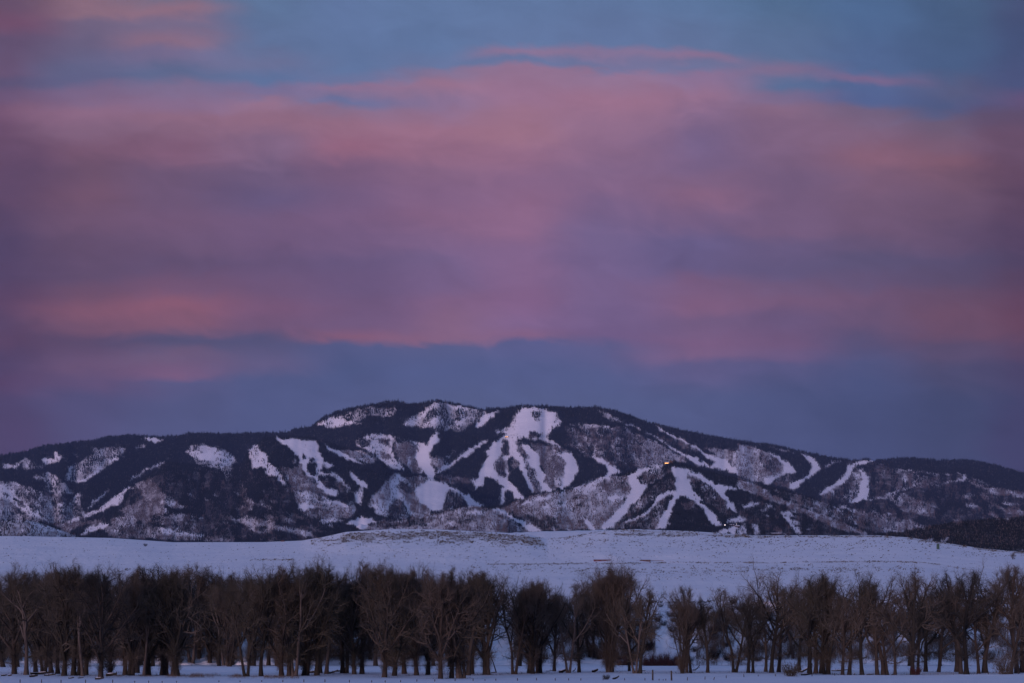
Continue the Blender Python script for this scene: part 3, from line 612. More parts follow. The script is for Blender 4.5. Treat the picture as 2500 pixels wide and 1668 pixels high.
# ------------------------------------------------------------------ haze
hz = bpy.data.materials.new('haze'); hz.use_nodes = True; ht = hz.node_tree; ht.nodes.clear()
pv = ht.nodes.new('ShaderNodeVolumePrincipled'); ho = ht.nodes.new('ShaderNodeOutputMaterial'); ht.links.new(pv.outputs[0], ho.inputs['Volume'])
pv.inputs['Color'].default_value = (.36, .52, 1.0, 1); pv.inputs['Density'].default_value = 1.5e-5; pv.inputs['Anisotropy'].default_value = 0
hb = MB().box((0, 4000, 1000), (46000, 21000, 2004)); hzo = obj('haze', hb.mesh('haze'), hz); hzo['kind'] = 'stuff'; hzo.visible_shadow = True

# ------------------------------------------------------------------ mountain forest
FR = [L0, L1, L2, L5, L3, L4]
def visible(px, py, k):
    ok = (py > FR[k].sky(px)-.5) & (py < HB.sky(px)+3)
    for j in range(k+1, len(FR)):
        l = FR[j]; ok &= ~((px > l.x0) & (px < l.x1) & (py > l.sky(px)+5))
    return ok
def scatter(proto, pf, P, h, w, rot):
    v = np.array(proto, float); c, s = np.cos(rot)[:, None], np.sin(rot)[:, None]
    x = v[None, :, 0]*w[:, None]; y = v[None, :, 1]*w[:, None]
    V = np.stack([x*c-y*s, x*s+y*c, v[None, :, 2]*h[:, None]], -1)+P[:, None]
    f = (np.array(pf)[None]+np.arange(len(P))[:, None, None]*len(v)).reshape(-1, 3)
    return V.reshape(-1, 3), f
con_v = [(1, 0, .06), (0, 1, .06), (-1, 0, .06), (0, -1, .06), (.62, .1, .42), (-.1, .62, .42), (-.62, -.1, .42), (.1, -.62, .42), (0, 0, .62), (0, 0, 1)]
con_f = [(0, 1, 8), (1, 2, 8), (2, 3, 8), (3, 0, 8), (4, 5, 9), (5, 6, 9), (6, 7, 9), (7, 4, 9)]
asp_v = [(-.12, 0, 0), (1, 0, .55), (.1, 0, 1), (-.9, 0, .62), (0, -.12, 0), (0, 1, .6), (0, .1, .95), (0, -.9, .5)]
asp_f = [(0, 1, 2), (0, 2, 3), (4, 5, 6), (4, 6, 7)]
singles = []
CP, CH, CW, AP, AH, AW = [], [], [], [], [], []
gx, gy = np.meshgrid(np.arange(-160, 2660, 1.45), np.arange(975, 1352, 1.55))
for k, l in enumerate(FR):
    px = (gx+rng.uniform(-.85, .85, gx.shape)).ravel(); py = (gy+rng.uniform(-.85, .85, gy.shape)).ravel()
    m = (px > l.x0+4) & (px < l.x1-4); px, py = px[m], py[m]; m = visible(px, py, k); px, py = px[m], py[m]
    C, A = cover(px, py-3.6)
    cl = np.clip(fbm(px/13, py/22, 3, 15)*2.8+1, .12, 2.1)
    r = rng.random(px.shape)
    mc = r < np.where(C > .9, .80, C*.60*cl)*np.clip(C*4, .0, 1)
    ma = (~mc) & (rng.random(px.shape) < A*.62*np.clip(fbm(px/9, py/15, 3, 25)*2.4+1, .1, 1.9))
    # some open-slope conifers stand as individuals
    P = l.pt(px, py); D = P[:, 1]; hh = np.clip(rng.normal(5.6, 1.6, px.shape), 2.4, 11)*D/F
    lone = mc & (C < .2) & (C > .05) & (k < 3) & (hh/D*F > 6.2) & (px > 0) & (px < 2500)
    singles += [(P[q], hh[q], px[q], py[q]) for q in np.where(lone)[0]]
    mc &= ~lone
    CP.append(P[mc]); CH.append(hh[mc]); CW.append(hh[mc]*rng.uniform(.16, .23, mc.sum()))
    ah = np.clip(rng.normal(4.6, 1.1, px.shape), 2, 8)*D/F
    AP.append(P[ma]); AH.append(ah[ma]); AW.append(ah[ma]*rng.uniform(.09, .17, ma.sum()))
singles.sort(key=lambda q: -q[1]/q[0][1]); extra = singles[290:]; singles = singles[:290]
if extra:
    CP.append(np.array([q[0] for q in extra])); e_h = np.array([q[1] for q in extra]); CH.append(e_h); CW.append(e_h*.18)
P = np.concatenate(CP); P[:, 2] -= 1; h = np.concatenate(CH); w = np.concatenate(CW)
V_, f_ = scatter(con_v, con_f, P, h, w, rng.uniform(0, 6.3, len(P)))
tag(obj('conifer_forest', mesh('conifer_forest', V_, f_), MT['conifer']), 'dark conifer forest covering the snowy mountain around the ski runs', 'forest', kind='stuff')
nC = len(P)
P = np.concatenate(AP); P[:, 2] -= .5; h = np.concatenate(AH); w = np.concatenate(AW)
V_, f_ = scatter(asp_v, asp_f, P, h, w, rng.uniform(0, 6.3, len(P)))
tag(obj('bare_aspen_woods', mesh('bare_aspen_woods', V_, f_), MT['aspen']), 'grey brown leafless aspen woods and brush on the mountain slopes', 'woods', kind='stuff')
print('forest', nC, len(P), 'lone', len(singles))
def conifer_mesh(name, tiers, n, seed):
    r = random.Random(seed); m = MB()
    for t in range(tiers):
        z0 = .07+.86*t/tiers; z1 = min(1, z0+.30*(1-t/tiers)+.09); rad = .20*(1-t/tiers)**.85+.015
        ring = [(math.cos(a)*rad*r.uniform(.75, 1.15), math.sin(a)*rad*r.uniform(.75, 1.15), z0+r.uniform(-.02, .02)) for a in [2*PI*(j+r.uniform(-.2, .2))/n for j in range(n)]]
        m.add(ring+[(0, 0, z1)], [(j, (j+1) % n, n) for j in range(n)])
    return m.mesh(name)
far_spruce = conifer_mesh('spruce_crown', 4, 6, 3); far_spruce.materials.append(MT['conifer'])
for q in singles:
    o = bpy.data.objects.new('spruce', far_spruce); COL.objects.link(o); o.location = q[0]; o.location.z -= .5; s = q[1]*1.06; o.scale = (s*.85, s*.85, s); o.rotation_euler.z = rng.uniform(0, 6)
    X_, Y_ = q[2], q[3]
    zone = 'small dark spruce standing apart on '+('the snowy clearings of the far left slope' if X_ < 560 else 'the left spur ski slope' if X_ < 860 and Y_ > 1050 else 'the snow cliff of the left summit' if X_ < 960 and Y_ < 1050 else 'the gladed snow face of the left summit' if X_ < 1190 and Y_ < 1050 else 'the clearing around the brown aspen patch' if X_ < 1120 and Y_ < 1150 else 'the lower snowy hill left of centre' if X_ < 1210 else 'the broad bowl under the central summit' if X_ < 1400 and Y_ < 1080 else 'the long diagonal run right of the summit' if Y_ < 1160 and X_ < 1850 else 'the front mountain snow' if X_ < 1860 else 'the right-hand ridge clearings')
    tag(o, zone, 'spruce', 'spruces scattered over the ski slopes')

# ------------------------------------------------------------------ sagebrush of the valley hill
px = rng.uniform(-60, 2560, 260000); py = rng.uniform(1291, 1470, 260000)
m = (py > HB.sky(px)-.3); px, py = px[m], py[m]
m = rng.random(px.shape) < sagef(px, py)*np.clip(.5+fbm(px/12, py/3, 2, 66)*2.4, .04, 2)*1.7; px, py = px[m], py[m]
P = HB.pt(px, py); P[:, 2] -= .05
sz = P[:, 1]/F*rng.uniform(.5, 1.05, len(P))*(1+.9*(rng.random(len(P))**4))
sage_v = [(1, 0, 0), (.3, .9, .1), (-.9, .5, 0), (-.7, -.8, .05), (.4, -.9, 0), (.2, .1, 1), (-.3, -.1, .8)]
sage_f = [(0, 1, 5), (1, 2, 5), (2, 3, 6), (3, 4, 6), (4, 0, 5), (2, 6, 5), (4, 5, 6)]
V_, f_ = scatter(sage_v, sage_f, P, sz*1.3, sz*rng.uniform(.9, 1.8, len(P)), rng.uniform(0, 6.3, len(P)))
tag(obj('sagebrush', mesh('sagebrush', V_, f_), MT['sage']), 'brown sagebrush poking through the snow of the valley hill', 'sagebrush', kind='stuff')
print('sage', len(P))

# ------------------------------------------------------------------ bare trees
def unit(v): return v/(math.sqrt(v[0]*v[0]+v[1]*v[1]+v[2]*v[2])+1e-9)
def cross(a, b): return np.array([a[1]*b[2]-a[2]*b[1], a[2]*b[0]-a[0]*b[2], a[0]*b[1]-a[1]*b[0]])
def make_tree(seed, stems=1, fork=.35, limbs=8, spread=.55, up=.75, shag=0, pale=False, twigs=1.0, straggle=.35, lean=0, round_=1.0):
    """height-1 bare cottonwood: returns trunk mesh and crown mesh"""
    r = np.random.default_rng(seed); tr = MB(); cr = MB(); TW = []; BT = {2: [], 3: []}
    def twig(p, d, ln, w, n):
        for _ in range(n):
            dd = unit(d+r.normal(0, .7, 3)+[0, 0, .08]); q = p+dd*ln*r.uniform(.5, 1.1); s = unit(cross(dd, r.normal(0, 1, 3)))*w
            TW.append((p-s, p+s, q))
            if r.random() < .8:
                d3 = unit(dd+r.normal(0, .5, 3)); b = p+(q-p)*r.uniform(.3, .7); TW.append((b-s*.6, b+s*.6, b+d3*ln*.6))
    def branch(p, d, ln, rad, lev):
        n = [9, 7, 5, 4][lev]; pts = [p]; dirs = [d]
        for i in range(n):
            wob = [.07, .13, .20, .26][lev]
            d = unit(d+r.normal(0, wob, 3)+[0, 0, [.03, .06*up, .02, .03][lev]]); p = p+d*ln/n; pts.append(p); dirs.append(d)
        rr = rad*np.linspace(1, [.45, .28, .3, .4][lev], n+1)
        if lev == 0: rr[0] *= 1.35
        if lev < 2: tr.tube(pts, rr, [8, 6][lev], cap=lev == 0)
        else: BT[lev].append((pts, rr))
        if lev == 0: return pts, dirs, rr
        if lev < 3:
            k = [0, 9, 8][lev]; lo = [.0, .22, .2][lev]
            for j in range(k):
                t = lo+(1-lo)*(j+r.random())/k; i = min(n-1, int(t*n)); b = pts[i]+(pts[i+1]-pts[i])*(t*n-i)
                sd = r.normal(0, 1, 3); sd -= dirs[i]*(sd@dirs[i]); sd = unit(sd)
                nd = unit(dirs[i]*r.uniform(.5, .9)+sd*r.uniform(.6, 1.15)+[0, 0, .10])
                branch(b, nd, ln*r.uniform(.32, .55)*(1.12-t*.45), rr[i]*.60, lev+1)
            if lev == 1: branch(pts[-1], dirs[-1], ln*.30, rr[-1], 2)
        else:
            k = max(2, int(9*twigs))
            for j in range(k):
                t = (j+.5)/k; i = min(n-1, int(t*n)); twig(pts[i]+(pts[i+1]-pts[i])*(t*n-i), dirs[i], .050, .00046, 1)
            twig(pts[-1], dirs[-1], .05, .00044, 2)
    for st in range(stems):
        a = 2*PI*st/stems+r.uniform(-.4, .4); off = .018*(stems > 1)*np.array([math.cos(a), math.sin(a)*.6, 0])
        d0 = unit(np.array([math.cos(a)*.16*(stems > 1)+lean, math.sin(a)*.10*(stems > 1), 1.0]))
        H = r.uniform(.72, .82)/(1 if stems == 1 else 1.05); rad = .025/(stems**.4)
        pts, dirs, rr = branch(off, d0, H, rad, 0)
        nl = max(3, int(limbs/stems**.5))
        for j in range(nl):
            t = fork+(.97-fork)*((j+r.random()*.7)/nl)**.85; i = min(8, int(t*9)); b = pts[i]+(pts[i+1]-pts[i])*(t*9-i)
            a = 2.4*j+r.uniform(-.4, .4)+seed; side = np.array([math.cos(a), math.sin(a), 0])
            tt = (t-fork)/(1-fork); nd = unit(side*spread*(1.05-tt*.35)+[0, 0, 1]*np.array(.62+.35*tt))
            branch(b, nd, (.20+.42*math.sin(PI*min(1, .28+tt*.62)))*min(1, (1.05-t*H)*1.25)*r.uniform(.85, 1.12)*round_, rr[i]*.74, 1)
        branch(pts[-1], dirs[-1], .16, rr[-1]*.9, 1)
        for j in range(int(6*straggle)):
            t = r.uniform(.22, max(.25, fork)); i = min(8, int(t*9)); a = r.uniform(0, 6.3)
            branch(pts[i], unit(np.array([math.cos(a), math.sin(a), .25])), r.uniform(.10, .2), .005, 2)
        for j in range(int(shag*800)):   # shaggy shoots growing straight from the trunk
            t = r.uniform(.07, .80) if j % 3 else r.uniform(.055, .30); i = min(8, int(t*9)); b = pts[i]+(pts[i+1]-pts[i])*(t*9-i); a = r.uniform(0, 6.3)
            d = unit(np.array([math.cos(a), math.sin(a), r.uniform(-.1, 1.2)])); ln = r.uniform(.03, .085)
            twig(b, d, ln, .00075, 1); q = b+d*ln*.6; twig(q, d, ln*.7, .0006, 4 if t < .3 else 3)
    cr.tubes(BT[2], 4); cr.tubes(BT[3], 3)
    TW = np.array(TW); n = len(TW); cr.add(TW.reshape(-1, 3), np.arange(n*3).reshape(-1, 3))
    a = tr.mesh('trunk', True); a.materials.append(MT['pale_bark'] if pale else MT['bark'])
    allv = np.vstack(cr.v); b = cr.mesh('crown'); b.materials.append(MT['twig'])
    top = np.percentile(allv[:, 2], 98); wd = np.percentile(np.abs(allv[:, 0]), 96)*2
    return a, b, top, wd
VAR = {
 'dense': [make_tree(s, 1, .15, 14, .62, .7, .9, straggle=1.2, twigs=1.0) for s in (11, 12, 13, 14)],
 'twin': [make_tree(s, 2, .20, 12, .55, .7, .7, straggle=.8, twigs=.9) for s in (21, 22)],
 'vase': [make_tree(31, 1, .40, 11, .80, .95, .05, twigs=.62, round_=1.25), make_tree(32, 1, .44, 9, .72, .9, .08, twigs=.58, round_=1.2)],
 'narrow': [make_tree(s, 1, .22, 12, .42, .9, .7, twigs=1.0) for s in (41, 42)],
 'open': [make_tree(s, 1, .32, 8, .75, .6, .14, straggle=1.0, twigs=.5) for s in (51, 52, 53)],
 'fork': [make_tree(61, 2, .38, 8, .60, .85, .15, twigs=.8)],
 'multi': [make_tree(71, 3, .28, 11, .50, .8, .8, twigs=1.0), make_tree(72, 4, .25, 12, .32, .95, .9, twigs=1.0)],
 'slim': [make_tree(s, 1, .36, 8, .48, .8, .05, twigs=.5, straggle=1.2) for s in (43, 44)],
 'oval': [make_tree(s, 1, .33, 10, .60, .7, .10, twigs=.5, straggle=1.2) for s in (15, 16)],
 'bare': [make_tree(81, 1, .42, 6, .62, .6, .1, pale=True, straggle=1.3, twigs=.5), make_tree(82, 2, .4, 6, .55, .6, .1, pale=True, straggle=1, twigs=.5)],
 'pole': [make_tree(91, 1, .55, 4, .35, .9, .15, pale=True, twigs=.4)],
}
for mn in ('twigs', 'bark'):
    t = bpy.data.materials[mn].node_tree; b = t.nodes['Principled BSDF']; src = b.inputs['Base Color'].links[0].from_socket
    oi = t.nodes.new('ShaderNodeObjectInfo'); rr_ = t.nodes.new('ShaderNodeValToRGB'); t.links.new(oi.outputs['Random'], rr_.inputs[0])
    e_ = rr_.color_ramp.elements; e_[0].color = (.55, .58, .62, 1); e_[1].color = (1.9, 1.8, 1.7, 1); k_ = e_.new(.35); k_.color = (1.1, 1.1, .95, 1); k_ = e_.new(.7); k_.color = (1.5, 1.32, 1.2, 1)
    ml = t.nodes.new('ShaderNodeVectorMath'); ml.operation = 'MULTIPLY'; t.links.new(src, ml.inputs[0]); t.links.new(rr_.outputs[0], ml.inputs[1]); t.links.new(ml.outputs[0], b.inputs['Base Color'])
SHAPE = {'dense': 'shaggy bare cottonwood with twiggy trunk', 'twin': 'bare cottonwood with two stems', 'vase': 'tall bare cottonwood with fan-shaped crown', 'narrow': 'slim bare cottonwood with upswept crown', 'open': 'bare cottonwood with airy crown', 'slim': 'slim clear-trunked bare cottonwood', 'oval': 'bare cottonwood with rounded oval crown', 'fork': 'bare cottonwood forking into a Y', 'multi': 'clump of bare cottonwood stems', 'bare': 'pale-barked sparse cottonwood', 'pole': 'thin pale cottonwood pole'}
# (x in tile, foot y, top y, crown width, kind, lean in degrees) in 4.7x enlargements of the photograph
TREES = []
def rowt(ox, lst):
    for t in lst: TREES.append((ox+t[0]/4.7, 1340+t[1]/4.7, 1340+t[2]/4.7, t[3]/4.7, t[4], t[5] if len(t) > 5 else 0))
rowt(0, [(35,1355,270,260,'dense'),(165,1445,255,260,'dense'),(300,1450,330,200,'bare'),(410,1410,280,240,'dense'),(500,1425,330,240,'twin',2),(585,1420,290,240,'dense'),(665,1440,300,220,'narrow'),(735,1465,225,300,'dense'),(845,1460,185,400,'open'),(905,1455,290,260,'dense'),(950,1470,480,150,'pole'),(985,1450,290,330,'dense'),(1155,1480,290,280,'dense'),(1262,1420,500,240,'dense'),(1435,1455,300,300,'open'),(1490,1465,350,240,'narrow'),(1520,1465,420,180,'narrow'),(1572,1420,225,320,'dense'),(1652,1465,560,170,'pole'),(1705,1460,240,340,'dense',-4),(1860,1455,300,260,'dense'),(1905,1455,285,280,'narrow'),(1985,1465,300,260,'dense'),(2040,1465,270,320,'dense'),(2190,1335,205,260,'bare'),(2295,1330,215,240,'open')])
rowt(500, [(55,1335,300,280,'dense'),(160,1335,320,260,'dense'),(230,1345,420,220,'bare'),(315,1335,300,280,'dense'),(475,1458,400,330,'fork'),(645,1455,198,400,'vase'),(560,1350,330,240,'dense'),(730,1340,300,260,'dense'),(880,1455,225,330,'dense'),(965,1455,380,260,'narrow'),(1025,1455,240,300,'bare'),(1140,1450,190,340,'dense'),(1165,1450,330,260,'twin'),(1285,1450,200,320,'open'),(1320,1430,190,220,'narrow'),(1395,1435,330,240,'pole'),(1580,1430,280,260,'open'),(1625,1430,340,240,'narrow',4),(1715,1440,380,260,'dense'),(1805,1435,180,320,'dense'),(1960,1345,210,300,'open'),(2062,1465,210,330,'dense'),(2175,1455,270,280,'dense'),(2290,1435,255,320,'dense'),(2110,1340,300,300,'dense')])
rowt(1000, [(80,1450,270,300,'dense'),(210,1445,330,280,'dense'),(355,1485,290,300,'dense',-3),(480,1480,240,280,'dense'),(560,1480,380,280,'bare',-5),(612,1480,420,230,'twin'),(672,1450,280,300,'open'),(718,1440,290,260,'dense'),(868,1445,290,330,'dense'),(905,1445,330,320,'narrow'),(1200,1440,440,340,'fork'),(1370,1435,400,300,'dense'),(1415,1438,390,300,'dense'),(1468,1435,420,260,'narrow'),(1500,1435,480,240,'open'),(1660,1410,500,260,'narrow'),(1820,1435,540,300,'bare'),(1945,1425,510,280,'open'),(2080,1320,390,360,'open'),(2290,1425,235,420,'multi'),(2320,1420,300,330,'dense')])
rowt(1500, [(100,1330,285,260,'open'),(240,1440,560,300,'bare',4),(293,1440,455,300,'open'),(172,1415,650,180,'narrow'),(780,1435,620,240,'multi'),(830,1430,640,300,'narrow'),(875,1430,650,260,'dense'),(1070,1430,560,290,'narrow'),(1380,1425,425,330,'fork',-3),(1535,1430,560,260,'open'),(1590,1430,640,220,'open'),(1735,1415,560,240,'narrow',-3),(1803,1425,240,520,'vase'),(1885,1420,420,330,'open',5),(2120,1400,420,300,'open'),(2240,1440,285,330,'open'),(2310,1430,330,300,'dense')])
rowt(2000, [(20,1430,340,280,'dense'),(75,1440,345,300,'twin'),(105,1440,480,220,'open'),(268,1445,560,240,'open'),(345,1445,440,280,'open',4),(493,1445,345,300,'narrow',-5),(668,1445,420,300,'open',5),(733,1445,255,360,'vase'),(782,1445,600,220,'open',3),(872,1450,640,260,'open',4),(1070,1460,265,400,'open',-4),(1130,1440,560,260,'open',5),(1222,1420,375,300,'open'),(1368,1425,540,330,'open',-12),(1385,1350,420,300,'dense'),(1578,1420,280,300,'narrow'),(1628,1435,270,430,'vase'),(1692,1440,265,330,'open',-3),(1832,1435,560,240,'open'),(1890,1430,260,320,'vase'),(1915,1430,520,240,'narrow'),(2200,1440,540,240,'open',3),(2272,1435,200,400,'dense'),(2330,1430,260,300,'open')])
rb = random.Random(5)
for q in range(58):    # second rank, denser towards the left
    px_ = rb.choice([rb.uniform(-60, 1150)]*6+[rb.uniform(1250, 2560)]); TREES.append((px_, rb.uniform(1618.5, 1629), rb.uniform(1412, 1452), rb.uniform(44, 70), rb.choice(['dense', 'dense', 'open', 'narrow', 'twin']), rb.uniform(-3, 3)))
TREES = [(a, b, c, d*.92, {'narrow': 'slim', 'dense': 'oval'}[e], f) if a > 1575 and e in ('narrow', 'dense') and not 1665 > a > 1640 else (a, b, c, d, e, f) for a, b, c, d, e, f in TREES]
TREES.sort()
def zone(px):
    Z = [(-100, 190, 'at the left edge of the wood'), (190, 280, 'left of the shaded left gap'), (280, 430, 'right of the shaded left gap'), (430, 560, 'behind grass left of round-topped tree'), (560, 720, 'around the tall round-topped tree'), (720, 800, 'left of the tan barn'), (800, 900, 'in front of the tan barn'), (900, 1060, 'right of the tan barn'), (1060, 1215, 'left of the open snow gap'), (1215, 1360, 'right of the open snow gap'), (1360, 1460, 'behind the snow-capped stumps'), (1460, 1540, 'at the clump before red thicket'), (1540, 1650, 'near the two tall fence posts'), (1650, 1770, 'right of the two tall fence posts'), (1770, 1920, 'around the great fan-crowned tree'), (1920, 2010, 'behind the round brown bush'), (2010, 2130, 'left of the red willow bush'), (2130, 2240, 'at the red willow bush'), (2240, 2340, 'behind the metal gate'), (2340, 2430, 'beside the lone spruce on the bluff'), (2430, 2700, 'at the right edge of the wood')]
    for a, b, n in Z:
        if a <= px < b: return n
ORD = ['first', 'second', 'third', 'fourth', 'fifth', 'sixth', 'seventh', 'eighth', 'ninth', 'tenth', 'eleventh', 'twelfth', 'thirteenth', 'fourteenth', 'fifteenth', 'sixteenth', 'seventeenth', 'eighteenth', 'nineteenth', 'twentieth', 'twenty-first', 'twenty-second', 'twenty-third', 'twenty-fourth']
zc = {}
for n_, (px_, by, ty, wd, kd, ln) in enumerate(TREES):
    x_, D_, z_ = gpos(px_, by); h_ = (by-ty)/F*D_; tm, cm, top, tw = VAR[kd][n_ % len(VAR[kd])]
    zn = zone(px_); zc[zn] = zc.get(zn, 0)+1
    e = empty('cottonwood', (x_, D_, z_-.15), f'{SHAPE[kd]}, {ORD[zc[zn]-1]} from left {zn}', 'tree', 'bare cottonwoods along the snowy field')
    s = h_/top; sw = wd/F*D_/tw*1.15; sw = min(max(sw, s*.8), s*1.6)
    e.scale = (sw, sw, s); e.rotation_euler = (0, math.radians(ln), rb.uniform(-.5, .5)+(PI if rb.random() < .5 else 0))
    if e.rotation_euler.z > 1.5: e.rotation_euler = (0, math.radians(ln), e.rotation_euler.z)
    for nm, me in (('trunk', tm), ('crown', cm)):
        o = bpy.data.objects.new(nm, me); COL.objects.link(o); o.parent = e
print('trees', len(TREES))

# fallen sticks and weeds round the feet of the trees
r_ = np.random.default_rng(21); V = []
for px_, by, ty, wd, kd, ln in TREES:
    x_, D_, z_ = gpos(px_, by)
    for k in range(34):
        a = r_.normal(0, 1.9), r_.normal(0, 1.6); x2, y2 = x_+a[0], D_+a[1]; p_ = np.array([x2, y2, float(field_z(x2, y2))-.03]); l_ = r_.uniform(.2, 1.1)
        d_ = np.array([r_.normal(0, .6), r_.normal(0, .5), r_.uniform(.1, .9)])*l_; s_ = np.array([.022, 0, .004]); V.append((p_-s_, p_+s_, p_+d_))
V = np.array(V); tag(obj('fallen_sticks', mesh('fallen_sticks', V.reshape(-1, 3), np.arange(len(V)*3).reshape(-1, 3)), MT['twig_dark']), 'fallen sticks and weeds around the feet of the cottonwoods', 'sticks', kind='stuff')

# ------------------------------------------------------------------ shrubs and thickets
def shrub_mesh(name, n, seed, mat, w=.6, upb=.8, blob=0.4):
    r = np.random.default_rng(seed); T_ = []
    for i in range(n):
        a = r.uniform(0, 6.3); d = unit(np.array([math.cos(a)*w, math.sin(a)*w, r.uniform(.45, 1)*upb])); b = np.array([math.cos(a), math.sin(a), 0])*r.uniform(0, .25)
        q = b; 
        for k in range(3):
            q2 = q+unit(d+r.normal(0, .25, 3))*r.uniform(.18, .36); s = unit(np.cross(q2-q, r.normal(0, 1, 3)))*.011; T_.append((q-s, q+s, q2)); q = q2
            for j in range(3):
                d3 = unit(d+r.normal(0, .6, 3)); s2 = unit(np.cross(d3, r.normal(0, 1, 3)))*.010; T_.append((q-s2, q+s2, q+d3*r.uniform(.12, .26)))
    T_ = np.array(T_); T_[..., 2] = np.maximum(T_[..., 2], -.05); me = mesh(name, T_.reshape(-1, 3), np.arange(len(T_)*3).reshape(-1, 3)); me.materials.append(mat); return me
SH = [shrub_mesh('shrub', 90, 1, MT['twig_dark'], .5, 1.1), shrub_mesh('shrub', 110, 2, MT['twig_dark'], .6, 1.0), shrub_mesh('shrub', 80, 3, MT['twig'], .45, 1.2)]
SHR = shrub_mesh('willow_bush', 120, 4, MT['twig_red'], .4, 1.1); SHB = shrub_mesh('bush', 150, 5, MT['twig'], .6, 1.0)
def put(name, me, loc, s, label, cat, group=None, sz=None):
    o = bpy.data.objects.new(name, me); COL.objects.link(o); o.location = loc; o.scale = (s, s, sz or s); o.rotation_euler.z = rb.uniform(0, 6.3); return tag(o, label, cat, group)
# bluff shrubs seen between the trees
for q in range(235):
    px_ = rb.uniform(-20, 2520) if q % 3 else rb.uniform(1550, 2500); py_ = rb.uniform(1472, 1620)
    if 1170 < px_ < 1260 and py_ > 1530: continue
    if 1600 < px_ < 1660 and 1545 < py_ < 1600: continue
    p = HB.pt(np.array(px_), np.array(py_)); D_ = p[1]; s = rb.uniform(14, 34)*D_/F*(1.15 if px_ < 1500 else .8)
    put('shrub', SH[q % 3], (p[0], p[1], p[2]-.2), s, ('low ' if py_ > 1560 else 'high ')+'leafless shrub on the bluff, '+zone(px_), 'shrub', 'leafless shrubs on the snowy bluff')
for a, b in ((1592,1472),(1600,1471),(1614,1473),(1634,1473),(1649,1474),(1683,1473),(1692,1472),(1707,1474),(1712,1472),(1722,1473),(1731,1471),(2374,1467),(2361,1473),(2380,1470),(2425,1463),(2452,1462)):
    p = HB.pt(np.array(float(a)), np.array(float(b))); put('shrub', SH[a % 2], tuple(p), rb.uniform(5, 8)*p[1]/F, 'low dark shrub on the lip of the snowy bluff', 'shrub', 'low shrubs along the lip of the bluff')
def thicket(name, boxes, mat, label, cat, dens=1.0, field=True, w_=.028):
    r = np.random.default_rng(len(label)); V = []
    for (xa, xb, ya, yb, hp) in boxes:      # photograph ranges, height in pixels
        n = int((xb-xa)*14*dens); a = r.uniform(xa, xb, n); b = r.uniform(ya, yb, n)
        keep = np.clip(fbm(a/22, b/14, 2, 51)*2.4+.75, 0, 1) > r.random(n); a, b = a[keep], b[keep]; n = len(a)
        if field: D_ = EYE*F/(b-HZ); P = np.stack([(a-CX)/F*D_, D_, field_z((a-CX)/F*D_, D_)], 1)
        else: P = HB.pt(a, b); D_ = P[:, 1]
        P[:, 2] -= .05; env = .45+.9*(vnoise(a/9., b/30., 44)+.5); h_ = (hp/F*D_*env*r.uniform(.4, 1.05, n))[:, None]
        ang = r.uniform(0, PI, n); s_ = np.stack([np.cos(ang), np.sin(ang), 0*ang], 1)*(w_*D_/400)[:, None]
        d = np.stack([r.normal(0, .2, n), r.normal(0, .2, n), np.ones(n)], 1); V.append(np.stack([P-s_, P+s_, P+d*h_], 1))
        for k in range(3):
            q = P+d*h_*r.uniform(.2, .85, n)[:, None]; d2 = np.stack([r.normal(0, .45, n), r.normal(0, .4, n), r.uniform(.2, .9, n)], 1); V.append(np.stack([q-s_*.7, q+s_*.7, q+d2*h_*.4], 1))
    V = np.concatenate(V); return tag(obj(name, mesh(name, V.reshape(-1, 3), np.arange(len(V)*3).reshape(-1, 3)), mat), label, cat, kind='stuff')
thicket('red_willow_thicket', [(1335, 1480, 1619.5, 1623, 12), (1480, 1570, 1620, 1625, 26), (1560, 1658, 1620, 1626, 30)], MT['twig_red'], 'reddish willow thicket at the foot of the bluff right of centre', 'willow thicket', 8)
thicket('brown_brush', [(-60, 1190, 1616, 1621, 40), (-60, 600, 1617, 1621, 60), (1255, 1480, 1617, 1621, 45), (1700, 1830, 1618, 1625, 26), (1830, 2560, 1618, 1624, 22), (2300, 2560, 1618, 1624, 34)], MT['twig'], 'low brown brush along the back of the field', 'brush', 3.6)
thicket('bluff_brush', [(-60, 1180, 1490, 1615, 44), (1255, 1560, 1485, 1612, 36), (1560, 1600, 1500, 1600, 30), (1700, 2560, 1500, 1612, 26)], MT['twig'], 'dark brush covering the bluff behind the cottonwoods', 'brush', 4.2, False, .04)
thicket('dry_grass', [(390, 500, 1650, 1655, 9), (500, 590, 1648, 1655, 9), (590, 730, 1650, 1655, 6), (280, 390, 1650, 1654, 4)], MT['grass'], 'thin dry grass standing in the snow before the left wood', 'grass', 1.3, True, .02)
def bush(me, px_, py_, wpx, hpx, name, label, cat):
    x_, D_, z_ = gpos(px_, py_); o = put(name, me, (x_, D_, z_-.1), 1, label, cat); o.scale = (wpx/F*D_/1.5, wpx/F*D_/1.5, hpx/F*D_/.95); return o
bush(SHB, 1932, 1652, 46, 40, 'round_bush', 'round brown leafless bush at the fence, left of a fallen log', 'bush')
bush(SHR, 2236, 1651, 34, 22, 'willow_bush', 'reddish bush at the left end of the metal gate', 'bush')
bush(SHB, 1480, 1657, 18, 16, 'small_bush', 'small brown bush in front of the tall central tree clump', 'bush')
bush(SHB, 2452, 1651, 50, 50, 'broad_bush', 'broad brown bush near the right edge of the field', 'bush')
bush(SH[0], 268, 1643, 34, 40, 'dark_bush', 'dark bushy growth around the foot of the tree in the left gap', 'bush')

